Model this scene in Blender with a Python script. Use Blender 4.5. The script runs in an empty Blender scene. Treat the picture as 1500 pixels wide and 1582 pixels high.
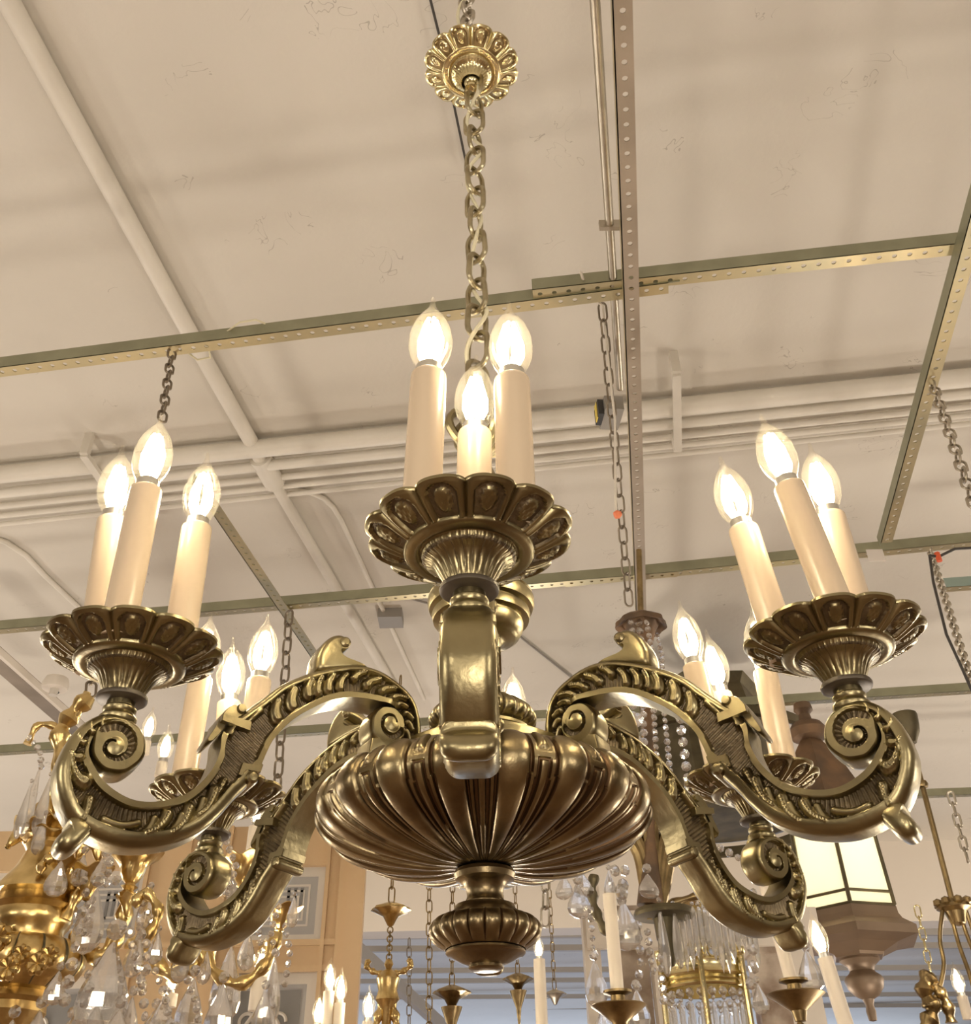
import bpy, math, random
import numpy as np
from mathutils import Vector, Matrix
random.seed(7); PI=math.pi
S=bpy.context.scene; COL=S.collection
Z0=1.5                      # camera height above the floor
# ------------------------------------------------------------------ camera
f_px,elev,roll,H,D,X,ppy=1546.23,.685,-.0194,.3615,.9948,-.0091,650.
c_,s_=math.cos(elev),math.sin(elev)
Fv=np.array([0,c_,s_]);Rv=np.array([1.,0,0]);Uv=np.array([0,-s_,c_])
R2=Rv*math.cos(roll)+Uv*math.sin(roll);U2=-Rv*math.sin(roll)+Uv*math.cos(roll)
cd=bpy.data.cameras.new('camera');cam=bpy.data.objects.new('camera',cd);COL.objects.link(cam)
cam.matrix_world=Matrix(((R2[0],U2[0],-Fv[0],0),(R2[1],U2[1],-Fv[1],0),(R2[2],U2[2],-Fv[2],Z0),(0,0,0,1)))
cd.sensor_fit='VERTICAL';cd.sensor_height=24;cd.lens=24*f_px/1582
cd.shift_y=(650-791)/1582.;cd.clip_end=200
S.camera=cam
def ray(px,py): return Fv+R2*(px-750)/f_px-U2*(py-ppy)/f_px
def at(px,py,Y):
    d=ray(px,py);d=d*(Y/d[1]);return Vector((d[0],d[1],d[2]+Z0))
def atz(px,py,z):
    d=ray(px,py);d=d*(z/d[2]);return Vector((d[0],d[1],d[2]+Z0))
# ------------------------------------------------------------------ materials
def nm(name):
    m=bpy.data.materials.new(name);m.use_nodes=True;nt=m.node_tree
    return m,nt,nt.nodes['Principled BSDF']
def plain(name,col,rough=.5,metal=0.,var=None,scale=20.,bump=0.,bscale=60.,spec=None,coord='Object'):
    m,nt,b=nm(name);b.inputs['Base Color'].default_value=(*col,1)
    b.inputs['Roughness'].default_value=rough;b.inputs['Metallic'].default_value=metal
    if spec is not None:b.inputs['Specular IOR Level'].default_value=spec
    tc=nt.nodes.new('ShaderNodeTexCoord')
    if var is not None:
        n=nt.nodes.new('ShaderNodeTexNoise');n.inputs['Scale'].default_value=scale;n.inputs['Detail'].default_value=5
        nt.links.new(tc.outputs[coord],n.inputs['Vector'])
        r=nt.nodes.new('ShaderNodeValToRGB');r.color_ramp.elements[0].position=.35;r.color_ramp.elements[1].position=.65
        r.color_ramp.elements[0].color=(*var,1);r.color_ramp.elements[1].color=(*col,1)
        nt.links.new(n.outputs['Fac'],r.inputs['Fac']);nt.links.new(r.outputs['Color'],b.inputs['Base Color'])
    if bump:
        n2=nt.nodes.new('ShaderNodeTexNoise');n2.inputs['Scale'].default_value=bscale;n2.inputs['Detail'].default_value=6
        nt.links.new(tc.outputs[coord],n2.inputs['Vector'])
        bp=nt.nodes.new('ShaderNodeBump');bp.inputs['Strength'].default_value=bump;bp.inputs['Distance'].default_value=.002
        nt.links.new(n2.outputs['Fac'],bp.inputs['Height']);nt.links.new(bp.outputs['Normal'],b.inputs['Normal'])
    return m
def emit(name,col,st):
    m=bpy.data.materials.new(name);m.use_nodes=True;nt=m.node_tree;nt.nodes.clear()
    e=nt.nodes.new('ShaderNodeEmission');e.inputs['Color'].default_value=(*col,1);e.inputs['Strength'].default_value=st
    o=nt.nodes.new('ShaderNodeOutputMaterial');nt.links.new(e.outputs[0],o.inputs[0])
    m.cycles.emission_sampling='NONE'
    return m
def thin_glass(name,tint=(1,1,1),ior=1.45,boost=0.0):
    m=bpy.data.materials.new(name);m.use_nodes=True;nt=m.node_tree;nt.nodes.clear()
    t=nt.nodes.new('ShaderNodeBsdfTransparent');t.inputs['Color'].default_value=(*tint,1)
    g=nt.nodes.new('ShaderNodeBsdfGlossy');g.inputs['Roughness'].default_value=.02
    lw=nt.nodes.new('ShaderNodeLayerWeight');lw.inputs['Blend'].default_value=.5
    pw_=nt.nodes.new('ShaderNodeMath');pw_.operation='POWER';pw_.inputs[1].default_value=4.;nt.links.new(lw.outputs['Facing'],pw_.inputs[0])
    fr=nt.nodes.new('ShaderNodeMath');fr.operation='MULTIPLY_ADD';fr.inputs[1].default_value=.75;fr.inputs[2].default_value=.05;nt.links.new(pw_.outputs[0],fr.inputs[0])
    mx=nt.nodes.new('ShaderNodeMixShader');o=nt.nodes.new('ShaderNodeOutputMaterial')
    nt.links.new(fr.outputs[0],mx.inputs[0]);nt.links.new(t.outputs[0],mx.inputs[1]);nt.links.new(g.outputs[0],mx.inputs[2])
    hz_=nt.nodes.new('ShaderNodeBsdfTranslucent');hz_.inputs['Color'].default_value=(1,.95,.82,1)
    m9=nt.nodes.new('ShaderNodeMixShader');m9.inputs[0].default_value=.014
    nt.links.new(mx.outputs[0],m9.inputs[1]);nt.links.new(hz_.outputs[0],m9.inputs[2])
    nt.links.new(m9.outputs[0],o.inputs[0]);return m
def crystal(name,tint=(1,1,1)):
    m=bpy.data.materials.new(name);m.use_nodes=True;nt=m.node_tree;nt.nodes.clear()
    g=nt.nodes.new('ShaderNodeBsdfGlass');g.inputs['Color'].default_value=(*tint,1);g.inputs['IOR'].default_value=1.45;g.inputs['Roughness'].default_value=.0
    t=nt.nodes.new('ShaderNodeBsdfTransparent');t.inputs['Color'].default_value=(.97,.96,.95,1)
    gl=nt.nodes.new('ShaderNodeBsdfGlossy');gl.inputs['Roughness'].default_value=.06;gl.inputs['Color'].default_value=(1,1,1,1)
    m1=nt.nodes.new('ShaderNodeMixShader');m1.inputs[0].default_value=.45;m2=nt.nodes.new('ShaderNodeMixShader');m2.inputs[0].default_value=.42
    nt.links.new(t.outputs[0],m1.inputs[1]);nt.links.new(g.outputs[0],m1.inputs[2]);nt.links.new(m1.outputs[0],m2.inputs[1]);nt.links.new(gl.outputs[0],m2.inputs[2])
    o=nt.nodes.new('ShaderNodeOutputMaterial');nt.links.new(m2.outputs[0],o.inputs[0]);return m
M={}
M['brass']=plain('aged_brass',(.37,.315,.175),.33,1.,var=(.22,.18,.10),scale=14,bump=.25,bscale=90)
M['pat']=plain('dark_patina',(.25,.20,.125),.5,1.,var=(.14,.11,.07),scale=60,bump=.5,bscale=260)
M['bowlb']=plain('brown_brass',(.37,.30,.17),.34,1.,var=(.18,.13,.07),scale=16,bump=.25,bscale=120)
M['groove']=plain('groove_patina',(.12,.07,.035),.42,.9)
M['polbrass']=plain('yellow_brass',(.84,.74,.44),.24,1.,var=(.68,.57,.30),scale=25,bump=.15)
M['gilt']=plain('gilt_bronze',(.76,.58,.27),.28,1.,var=(.50,.35,.14),scale=24,bump=.3,bscale=80)
M['dkbrass']=plain('dull_brass',(.40,.30,.15),.36,1.,var=(.22,.16,.08),scale=30,bump=.2)
M['bronze']=plain('dark_bronze',(.17,.14,.08),.5,.7,var=(.10,.085,.05),scale=18)
M['lanternb']=plain('lantern_bronze',(.30,.22,.15),.5,.55,var=(.22,.16,.11),scale=10)
M['flange']=plain('brown_flange',(.12,.10,.075),.45,.6)
M['chain']=plain('chain_brass',(.52,.46,.31),.33,1.,var=(.34,.29,.18),scale=30)
M['steel']=plain('galvanised_steel',(.55,.50,.42),.38,1.,var=(.42,.38,.31),scale=12)
M['ironch']=plain('dark_chain',(.24,.20,.15),.45,.8)
M['rail']=plain('olive_steel',(.36,.36,.25),.42,.6,var=(.29,.29,.20),scale=9)
M['railz']=plain('zinc_gold_steel',(.66,.56,.33),.36,.8,var=(.50,.46,.31),scale=6)
M['sleeve']=plain('cream_sleeve',(.68,.55,.395),.26,0.,var=(.65,.52,.37),scale=8)
M['sleeve'].node_tree.nodes['Principled BSDF'].inputs['Subsurface Weight'].default_value=.0
M['sleevew']=plain('white_sleeve',(.82,.74,.62),.4)
M['cord']=plain('ivory_cord',(.75,.70,.50),.4)
M['wire']=plain('black_wire',(.05,.045,.04),.5)
M['wwire']=plain('white_wire',(.75,.7,.62),.5)
M['glass']=thin_glass('bulb_glass',(1,.985,.95))
M['fil']=emit('filament_glow',(1.,.83,.52),60.)
M['collar']=plain('bulb_collar',(.7,.68,.62),.3,1.)
M['crys']=crystal('cut_crystal')
M['pipe']=plain('painted_pipe',(.78,.74,.66),.5,0,var=(.72,.68,.60),scale=6)
M['wood']=plain('honey_pine',(.60,.43,.25),.45,0,var=(.54,.375,.205),scale=3)
M['panelg']=plain('grey_etched_glass',(.38,.37,.36),.35,0,var=(.33,.32,.32),scale=5)
M['panell']=plain('pale_etched_line',(.60,.56,.50),.5)
M['floor']=plain('wood_floor',(.20,.12,.065),.35,0,var=(.13,.075,.04),scale=2)
M['wall']=plain('cream_wall',(.60,.55,.47),.8)
M['white']=plain('white_paint',(.72,.66,.58),.55)
M['red']=plain('red_plastic',(.75,.12,.04),.5)
M['farrail']=plain('grey_rail',(.42,.38,.33),.6)
M['paned']=plain('dark_etched_glass',(.20,.195,.19),.4)
M['railc']=plain('beige_steel',(.46,.39,.31),.42,.6,var=(.38,.32,.25),scale=6)
M['pinkred']=plain('orange_tag',(.85,.25,.12),.6)
M['yellow']=plain('yellow_plastic',(.75,.58,.10),.5)
M['black']=plain('black_plastic',(.03,.03,.03),.5)
M['greyb']=plain('grey_box',(.33,.31,.28),.5,.3)
M['paper']=plain('white_label',(.8,.75,.7),.7)
M['rust']=plain('rusty_tin',(.26,.16,.09),.6,.6,var=(.14,.10,.07),scale=20,bump=.4)
M['peel']=plain('peeling_paint',(.66,.58,.48),.7,0,var=(.16,.09,.05),scale=7)
M['bluemetal']=plain('verdigris_rail',(.34,.44,.40),.45,.5)
# lantern glass: lit from within
M['milk']=None
m,nt,b=nm('opal_glass');b.inputs['Base Color'].default_value=(.9,.89,.78,1);b.inputs['Roughness'].default_value=.35
b.inputs['Transmission Weight'].default_value=.0;b.inputs['Subsurface Weight'].default_value=0
tr=nt.nodes.new('ShaderNodeBsdfTranslucent');tr.inputs['Color'].default_value=(.97,.96,.86,1)
mx=nt.nodes.new('ShaderNodeMixShader');mx.inputs[0].default_value=.6
o=[n for n in nt.nodes if n.type=='OUTPUT_MATERIAL'][0]
nt.links.new(b.outputs[0],mx.inputs[1]);nt.links.new(tr.outputs[0],mx.inputs[2]);nt.links.new(mx.outputs[0],o.inputs[0])
M['milk']=m
# ceiling: painted concrete with hairline marks
m,nt,b=nm('painted_concrete');b.inputs['Roughness'].default_value=.8
tc=nt.nodes.new('ShaderNodeTexCoord')
def N(t,**k):
    n=nt.nodes.new(t)
    for a,v in k.items(): n.inputs[a].default_value=v
    return n
n1=N('ShaderNodeTexNoise',Scale=.9,Detail=4.);nt.links.new(tc.outputs['Object'],n1.inputs['Vector'])
r1=nt.nodes.new('ShaderNodeValToRGB');r1.color_ramp.elements[0].position=.3;r1.color_ramp.elements[1].position=.7
r1.color_ramp.elements[0].color=(.64,.60,.53,1);r1.color_ramp.elements[1].color=(.71,.67,.60,1)
nt.links.new(n1.outputs['Fac'],r1.inputs['Fac'])
n2=N('ShaderNodeTexNoise',Scale=9.,Detail=2.,Distortion=1.2);nt.links.new(tc.outputs['Object'],n2.inputs['Vector'])
# thin contour of noise = hairline, kept only in sparse patches
a1=nt.nodes.new('ShaderNodeMath');a1.operation='SUBTRACT';a1.inputs[1].default_value=.5;nt.links.new(n2.outputs['Fac'],a1.inputs[0])
a2=nt.nodes.new('ShaderNodeMath');a2.operation='ABSOLUTE';nt.links.new(a1.outputs[0],a2.inputs[0])
a3=nt.nodes.new('ShaderNodeMath');a3.operation='LESS_THAN';a3.inputs[1].default_value=.0045;nt.links.new(a2.outputs[0],a3.inputs[0])
n3=N('ShaderNodeTexNoise',Scale=4.5,Detail=1.);mp=nt.nodes.new('ShaderNodeMapping');mp.inputs['Location'].default_value=(7,3,1)
nt.links.new(tc.outputs['Object'],mp.inputs['Vector']);nt.links.new(mp.outputs[0],n3.inputs['Vector'])
a4=nt.nodes.new('ShaderNodeMath');a4.operation='GREATER_THAN';a4.inputs[1].default_value=.655;nt.links.new(n3.outputs['Fac'],a4.inputs[0])
a5=nt.nodes.new('ShaderNodeMath');a5.operation='MULTIPLY';nt.links.new(a3.outputs[0],a5.inputs[0]);nt.links.new(a4.outputs[0],a5.inputs[1])
a6=nt.nodes.new('ShaderNodeMath');a6.operation='MULTIPLY';a6.inputs[1].default_value=.55;nt.links.new(a5.outputs[0],a6.inputs[0])
mc=nt.nodes.new('ShaderNodeMix');mc.data_type='RGBA';mc.inputs[7].default_value=(.33,.29,.24,1)
nt.links.new(a6.outputs[0],mc.inputs[0]);nt.links.new(r1.outputs['Color'],mc.inputs[6]);nt.links.new(mc.outputs[2],b.inputs['Base Color'])
nb=N('ShaderNodeTexNoise',Scale=14.,Detail=8.);nt.links.new(tc.outputs['Object'],nb.inputs['Vector'])
bp=nt.nodes.new('ShaderNodeBump');bp.inputs['Strength'].default_value=.35;bp.inputs['Distance'].default_value=.01
nt.links.new(nb.outputs['Fac'],bp.inputs['Height']);nt.links.new(bp.outputs['Normal'],b.inputs['Normal'])
M['ceil']=m
# ------------------------------------------------------------------ mesh builder
class MB:
    def __init__(s): s.v=[];s.f=[];s.m=[]
    def add(s,V,Fc,mat=0,mx=None):
        o=len(s.v)
        if mx is not None: V=[tuple(mx@Vector(p)) for p in V]
        s.v+= [tuple(p) for p in V]
        s.f+= [tuple(i+o for i in q) for q in Fc]
        s.m+= (list(mat) if hasattr(mat,'__len__') else [mat]*len(Fc))
        return s
    def grid(s,V,n,m,mat=0,closed=True,mx=None,cap0=False,cap1=False):
        """V: n rings of m points"""
        Fc=[];mm=m if closed else m-1
        for i in range(n-1):
            for j in range(mm):
                k=(j+1)%m
                Fc.append((i*m+j,i*m+k,(i+1)*m+k,(i+1)*m+j))
        mats=list(mat) if hasattr(mat,'__len__') else [mat]*len(Fc)
        if cap0: Fc.append(tuple(range(m))[::-1]);mats.append(mats[0])
        if cap1: Fc.append(tuple((n-1)*m+j for j in range(m)));mats.append(mats[-1] if not cap0 else mats[-2])
        return s.add(V,Fc,mats,mx)
    def lathe(s,prof,n=32,mat=0,mx=None,ph=0.):
        V=[];
        for r,z in prof:
            for j in range(n):
                a=2*PI*j/n+ph;V.append((r*math.cos(a),r*math.sin(a),z))
        return s.grid(V,len(prof),n,mat,True,mx)
    def tube(s,pts,r,n=8,mat=0,closed=False,mx=None):
        P=[Vector(p) for p in pts];L=len(P)
        rr=r if hasattr(r,'__len__') else [r]*L
        V=[];up=None
        for i in range(L):
            if closed: t=P[(i+1)%L]-P[i-1]
            else: t=P[min(i+1,L-1)]-P[max(i-1,0)]
            t.normalize()
            if up is None:
                up=Vector((0,0,1)) if abs(t.z)<.9 else Vector((1,0,0))
            a=t.cross(up)
            if a.length<1e-6:a=t.cross(Vector((.3,.8,.1)))
            a.normalize();b=a.cross(t).normalized();up=b
            for j in range(n):
                q=2*PI*j/n;V.append(tuple(P[i]+(a*math.cos(q)+b*math.sin(q))*rr[i]))
        if closed: V+=V[:n];L+=1
        return s.grid(V,L,n,mat,True,mx,not closed,not closed)
    def box(s,lo,hi,mat=0,mx=None):
        x0,y0,z0=lo;x1,y1,z1=hi
        V=[(x0,y0,z0),(x1,y0,z0),(x1,y1,z0),(x0,y1,z0),(x0,y0,z1),(x1,y0,z1),(x1,y1,z1),(x0,y1,z1)]
        return s.add(V,[(3,2,1,0),(4,5,6,7),(0,1,5,4),(1,2,6,5),(2,3,7,6),(3,0,4,7)],mat,mx)
    def bar(s,a,b,w,h,mat=0,up=(0,0,1)):
        a=Vector(a);b=Vector(b);t=(b-a);L=t.length;t.normalize();x=t.cross(Vector(up)).normalized();z=x.cross(t)
        mx=Matrix(((t.x,x.x,z.x,a.x),(t.y,x.y,z.y,a.y),(t.z,x.z,z.z,a.z),(0,0,0,1)))
        return s.box((0,-w/2,-h/2),(L,w/2,h/2),mat,mx)
    def link(s,c,L,W,r,yaw,n=6,mat=0,axis=(0,0,1)):
        """one oval chain link centred c, long axis along axis"""
        ax=Vector(axis).normalized();q=Vector((0,0,1)).rotation_difference(ax).to_matrix()@Matrix.Rotation(yaw,3,'Z')
        pts=[];h=L/2-W/2
        for k in range(9): a=PI*k/8;pts.append((W/2*math.cos(a),0,h+W/2*math.sin(a)))
        for k in range(9): a=PI+PI*k/8;pts.append((W/2*math.cos(a),0,-h+W/2*math.sin(a)))
        pts=[Vector(c)+q@Vector(p) for p in pts]
        return s.tube(pts,r,n,mat,True)
    def obj(s,name,mats,parent=None,smooth=True,ang=40,fix=True):
        me=bpy.data.meshes.new(name);me.from_pydata(s.v,[],s.f);
        for m in (mats if isinstance(mats,(list,tuple)) else [mats]): me.materials.append(M[m] if isinstance(m,str) else m)
        me.polygons.foreach_set('material_index',s.m)
        if fix:
            import bmesh
            bm=bmesh.new();bm.from_mesh(me);bmesh.ops.remove_doubles(bm,verts=bm.verts,dist=1e-6)
            bmesh.ops.recalc_face_normals(bm,faces=bm.faces);bm.to_mesh(me);bm.free()
        if smooth:
            me.polygons.foreach_set('use_smooth',[True]*len(me.polygons));me.set_sharp_from_angle(angle=math.radians(ang))
        me.update();o=bpy.data.objects.new(name,me);COL.objects.link(o)
        if parent: o.parent=parent
        return o
def empty(name,loc,label,cat,group=None,rz=0):
    o=bpy.data.objects.new(name,None);COL.objects.link(o);o.location=loc;o.rotation_euler=(0,0,rz);o.empty_display_size=.05
    return tag(o,label,cat,group)
def tag(o,label,cat,group=None,kind=None):
    o['label']=label;o['category']=cat
    if group:o['group']=group
    if kind:o['kind']=kind
    return o
def struct(o,label=None,cat=None):
    o['kind']='structure'
    if label:o['label']=label;o['category']=cat
    return o
def cat_rom(P,per,closed=False):
    P=[np.array(p,float) for p in P];n=len(P);out=[]
    rng=n if closed else n-1
    for i in range(rng):
        if closed: p0,p1,p2,p3=P[i-1],P[i],P[(i+1)%n],P[(i+2)%n]
        else:
            p1,p2=P[i],P[i+1];p0=P[i-1] if i>0 else 2*p1-p2;p3=P[i+2] if i+2<n else 2*p2-p1
        for k in range(per):
            t=k/per
            out.append(.5*((2*p1)+(-p0+p2)*t+(2*p0-5*p1+4*p2-p3)*t*t+(-p0+3*p1-3*p2+p3)*t**3))
    if not closed: out.append(P[-1])
    return out
def sst(x): x=np.clip(x,0,1);return x*x*(3-2*x)
def prism(mb,poly,W,bev=.003,mat=0,smooth=0,k=.9,y0=0.):
    """outline in (r,z), extruded across the arm with rounded edges"""
    if smooth: poly=[tuple(p) for p in cat_rom(poly,smooth,True)]
    P=np.array(poly);c=P.mean(0);m=len(P)
    V=[]
    lay=[(-W,k),(-W+bev*.3,k+(1-k)*.7),(-W+bev,1),(W-bev,1),(W-bev*.3,k+(1-k)*.7),(W,k)]
    for w,sc in lay:
        for p in P:
            q=c+(p-c)*sc;V.append((q[0],w+y0,q[1]))
    mb.grid(V,len(lay),m,mat,True,None,True,True)
def pillow(mb,poly,W,pw=4,k=.25,mat=0,smooth=4,lay=17):
    P=np.array(cat_rom(poly,smooth,True));c=P.mean(0);V=[]
    for l in range(lay):
        a=-PI/2+PI*l/(lay-1);w=W*math.sin(a);u=abs(math.sin(a));sc=k+(1-k)*(max(0,1-u**pw))**(1/2.2)
        for p in P:
            q=c+(p-c)*sc;V.append((q[0],w,q[1]))
    mb.grid(V,lay,len(P),mat,True,None,True,True)
# ------------------------------------------------------------------ the S-scroll arm
PAIRS=[((.0800,-.006),(.101,-.006)),((.0770,.0124),(.0985,.010)),((.0776,.0267),(.0970,.022)),((.0825,.0440),(.0995,.0325)),
((.0918,.0567),(.1065,.0385)),((.1054,.0656),(.1165,.0405)),((.1218,.0725),(.1270,.0404)),((.139,.0750),(.1400,.0402)),
((.1560,.0725),(.1530,.0388)),((.1720,.0675),(.1650,.0355)),((.1897,.0599),(.1780,.0300)),((.2082,.0493),(.1930,.0200)),
((.2258,.0365),(.2070,.0090)),((.242,.0193),(.2180,-.0030)),((.2557,.0056),(.2270,-.0160)),((.2665,-.0060),(.2320,-.0290)),
((.2735,-.0200),(.2364,-.0440)),((.2734,-.0355),(.2420,-.0570)),((.2774,-.0509),(.2530,-.0710)),((.2859,-.0647),(.2640,-.0870)),
((.297,-.0755),(.2780,-.1020)),((.3118,-.0825),(.2970,-.1129)),((.3250,-.0858),(.3170,-.1185)),((.3385,-.0858),(.3380,-.1205)),
((.3520,-.0815),(.3600,-.1165)),((.3640,-.0745),(.3790,-.1080)),((.3730,-.0650),(.3925,-.0905)),((.3785,-.0560),(.3994,-.0710)),
((.3795,-.0470),(.3985,-.0550)),((.3775,-.0380),(.3950,-.0420)),((.3725,-.0300),(.3880,-.0305)),((.3650,-.0250),(.3765,-.0205)),
((.3560,-.0235),(.3620,-.0165)),((.3480,-.0265),(.3485,-.0180))]
def bez(h,m,t,n=9):
    h,m,t=map(np.array,(h,m,t));return [(1-u)**2*h+2*u*(1-u)*m+u*u*t for u in np.linspace(0,1,n)]
COM=[]   # (points, radii, height, base)
def comma(h,m,t,r0,r1=.0012,hh=.0058,base=.0132): 
    pts=bez(h,m,t);COM.append((pts,np.linspace(r0,r1,len(pts))**1.0,hh,base))
h2=[(.2719,-.0674),(.2803,-.0765),(.2907,-.0848),(.2959,-.091),(.3075,-.0921),(.3171,-.0969),(.3294,-.1022)]
t2=[(.2831,-.0897),(.2891,-.098),(.3015,-.1053),(.309,-.1096),(.3217,-.1088),(.3264,-.1106),(.3560,-.1030)]
rad=[.0056,.0036,.0054,.0034,.0054,.0036,.0036]
for i,(h,t) in enumerate(zip(h2,t2)):
    mdl=(h[0]*.75+t[0]*.25-.001,h[1]*.35+t[1]*.65-.001)
    if i==6: mdl=(.342,-.1085)
    comma(h,mdl,t,rad[i],.0034,hh=.0062 if rad[i]>.004 else .005)
comma((.2655,-.0585),(.2690,-.0700),(.2770,-.0840),.0042)
h1=[(.0955,.0175),(.0945,.0262),(.0968,.0345),(.1045,.0420),(.1110,.0475),(.1235,.0520),(.1391,.0546),(.1531,.0585),(.1675,.0455),(.1790,.0415),(.1890,.0365),(.1985,.0320),(.2121,.0190),(.2255,.0050)]
r1=[.0028,.0030,.0034,.0040,.0046,.0048,.0056,.0048,.0050,.0056,.0054,.0060,.0072,.0070]
for i,h in enumerate(h1):
    # locate tangent on outer contour nearest
    T=np.array([p[0] for p in PAIRS[:17]]);k=int(np.argmin(((T-np.array(h))**2).sum(1)));k=min(max(k,1),15)
    tg=T[k+1]-T[k-1];tg/=np.linalg.norm(tg);no=np.array([-tg[1],tg[0]])
    out,back=(.0085,-.012) if i<7 else (.0115,-.0100)
    if i==7: out,back=.006,-.012
    sc=1. if i>3 else .6
    t=np.array(h)+no*out*sc+tg*back*sc; md=np.array(h)+no*out*.55*sc+tg*back*.1*sc
    comma(h,md,t,r1[i],r1[i]*.72,hh=.0066)
for (p,r) in zip([(.3735,-.0305),(.3800,-.0372),(.3845,-.0470),(.3852,-.0590)],[.0028,.0035,.0036,.0050]):
    q=np.array(p);o=np.array((.3601,-.0464));d=(q-o)/np.linalg.norm(q-o);tt=np.array([-d[1],d[0]])
    comma(p,q+d*.004,q+d*.006+tt*.006,r,.0014,hh=.0060)
comma((.3775,-.0770),(.3860,-.0760),(.3905,-.0600),.0072,.002,hh=.0068)
comma((.3700,-.0905),(.3690,-.1020),(.3745,-.1120),.0050,.003,hh=.0060)
comma((.2420,.0085),(.2460,.0030),(.2520,-.0045),.0040,.0026,hh=.0060)
def build_arm(mb):
    per=40
    T=np.array(cat_rom([p[0] for p in PAIRS],per));B=np.array(cat_rom([p[1] for p in PAIRS],per))
    U=np.linspace(0,len(PAIRS)-1,len(T))
    mid=(T+B)/2;arc=np.concatenate([[0],np.cumsum(np.linalg.norm(np.diff(mid,axis=0),axis=1))])
    n=int(arc[-1]/.0006);aa=np.linspace(0,arc[-1],n)
    T=np.stack([np.interp(aa,arc,T[:,i]) for i in (0,1)],1);B=np.stack([np.interp(aa,arc,B[:,i]) for i in (0,1)],1);U=np.interp(aa,arc,U)
    s=np.concatenate([[0,.012,.03,.055,.085],np.linspace(.12,.88,30),[.915,.945,.97,.988,1]]);m=len(s)
    P=T[:,None,:]+(B-T)[:,None,:]*s[None,:,None]
    L=np.linalg.norm(B-T,axis=1)[:,None];dT=s[None,:]*L;dB=(1-s[None,:])*L
    G=.0126+0*dT; ribs=.0008*np.sin(2*PI*aa/.0042)[:,None]
    def band(d,bw=.0056): return .0126+(.0182-.0126)*(1-sst((d-bw)/.0011))
    RR=.0058+.0042*sst((U[:,None]-15)/1.5)
    def rnd(d,R=RR,Wr=.0190):
        e=np.sqrt(np.clip(1-(1-np.clip(d/R,0,1))**2,0,1))
        e=.45+.55*e
        return Wr*e*(d<=R)+(d>R)*(.0126+(Wr-.0126)*(1-sst((d-R-.0005)/.0022)))
    U2=U[:,None]
    topb=sst((U2-15.6)/.25); botb=1-sst((U2-16.45)/.25)
    endT=sst((U2-26)/2)   # inner side of the outer end: no band
    begB=1-sst((U2-3.5)/1.5)
    eT=rnd(dT)*(1-topb)+topb*(band(dT)*(1-endT)+endT*(.0126+.002*(dT<.003)))
    eB=rnd(dB)*(1-botb)+botb*(band(dB)*(1-begB)+begB*.0126)
    w=np.maximum(eT,eB)
    # at the round edges the surface must close in: take the edge profile alone near the edge
    w=np.where((dT<RR)&(topb<.5)&(dB>.0056),rnd(dT),w)
    w=np.where((dB<RR)&(botb<.5)&(dT>.0056),rnd(dB),w)
    base=w.copy()
    backz=((dT<RR*1.05)&(topb<.5))|((dB<RR*1.05)&(botb<.5))
    ground=(base<.0135)&~backz
    lob=np.zeros_like(w)
    for pts,rr,hh,bs in COM:
        Pm=np.array(pts)
        for k in range(len(pts)-1):
            a,b=Pm[k],Pm[k+1];ab=b-a;den=(ab@ab)+1e-12
            t=np.clip(((P-a)@ab)/den,0,1)
            d=np.linalg.norm(P-(a+t[...,None]*ab),axis=-1);r=rr[k]+(rr[k+1]-rr[k])*t
            q=np.clip(1-(d/r)**2,0,1)
            st=1-.10*np.cos(d/r*PI*3)*(rr[0]>.004)
            bmp=np.where(q>0,bs+hh*np.sqrt(q)*st,0)
            lob=np.maximum(lob,bmp)
    w=np.where(backz,np.where(np.minimum(np.where(topb<.5,dT,1),np.where(botb<.5,dB,1))<RR*.45,w,np.maximum(w,lob)),np.maximum(w+np.where(ground,ribs,0),lob))
    tap=1-.16*sst((U2-29)/4)-.1*(1-sst(U2/4))
    w=w*tap
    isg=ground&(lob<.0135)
    V=[];
    for i in range(n):
        for j in range(m): V.append((P[i,j,0],-w[i,j],P[i,j,1]))
        for j in range(m-1,-1,-1): V.append((P[i,j,0],w[i,j],P[i,j,1]))
    M2=2*m;mats=[]
    for i in range(n-1):
        row=[0]*M2
        for j in range(m-1):
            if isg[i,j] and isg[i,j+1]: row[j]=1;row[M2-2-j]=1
        mats+=row
    mb.grid(V,n,M2,mats,True,None,True,True)
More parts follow.
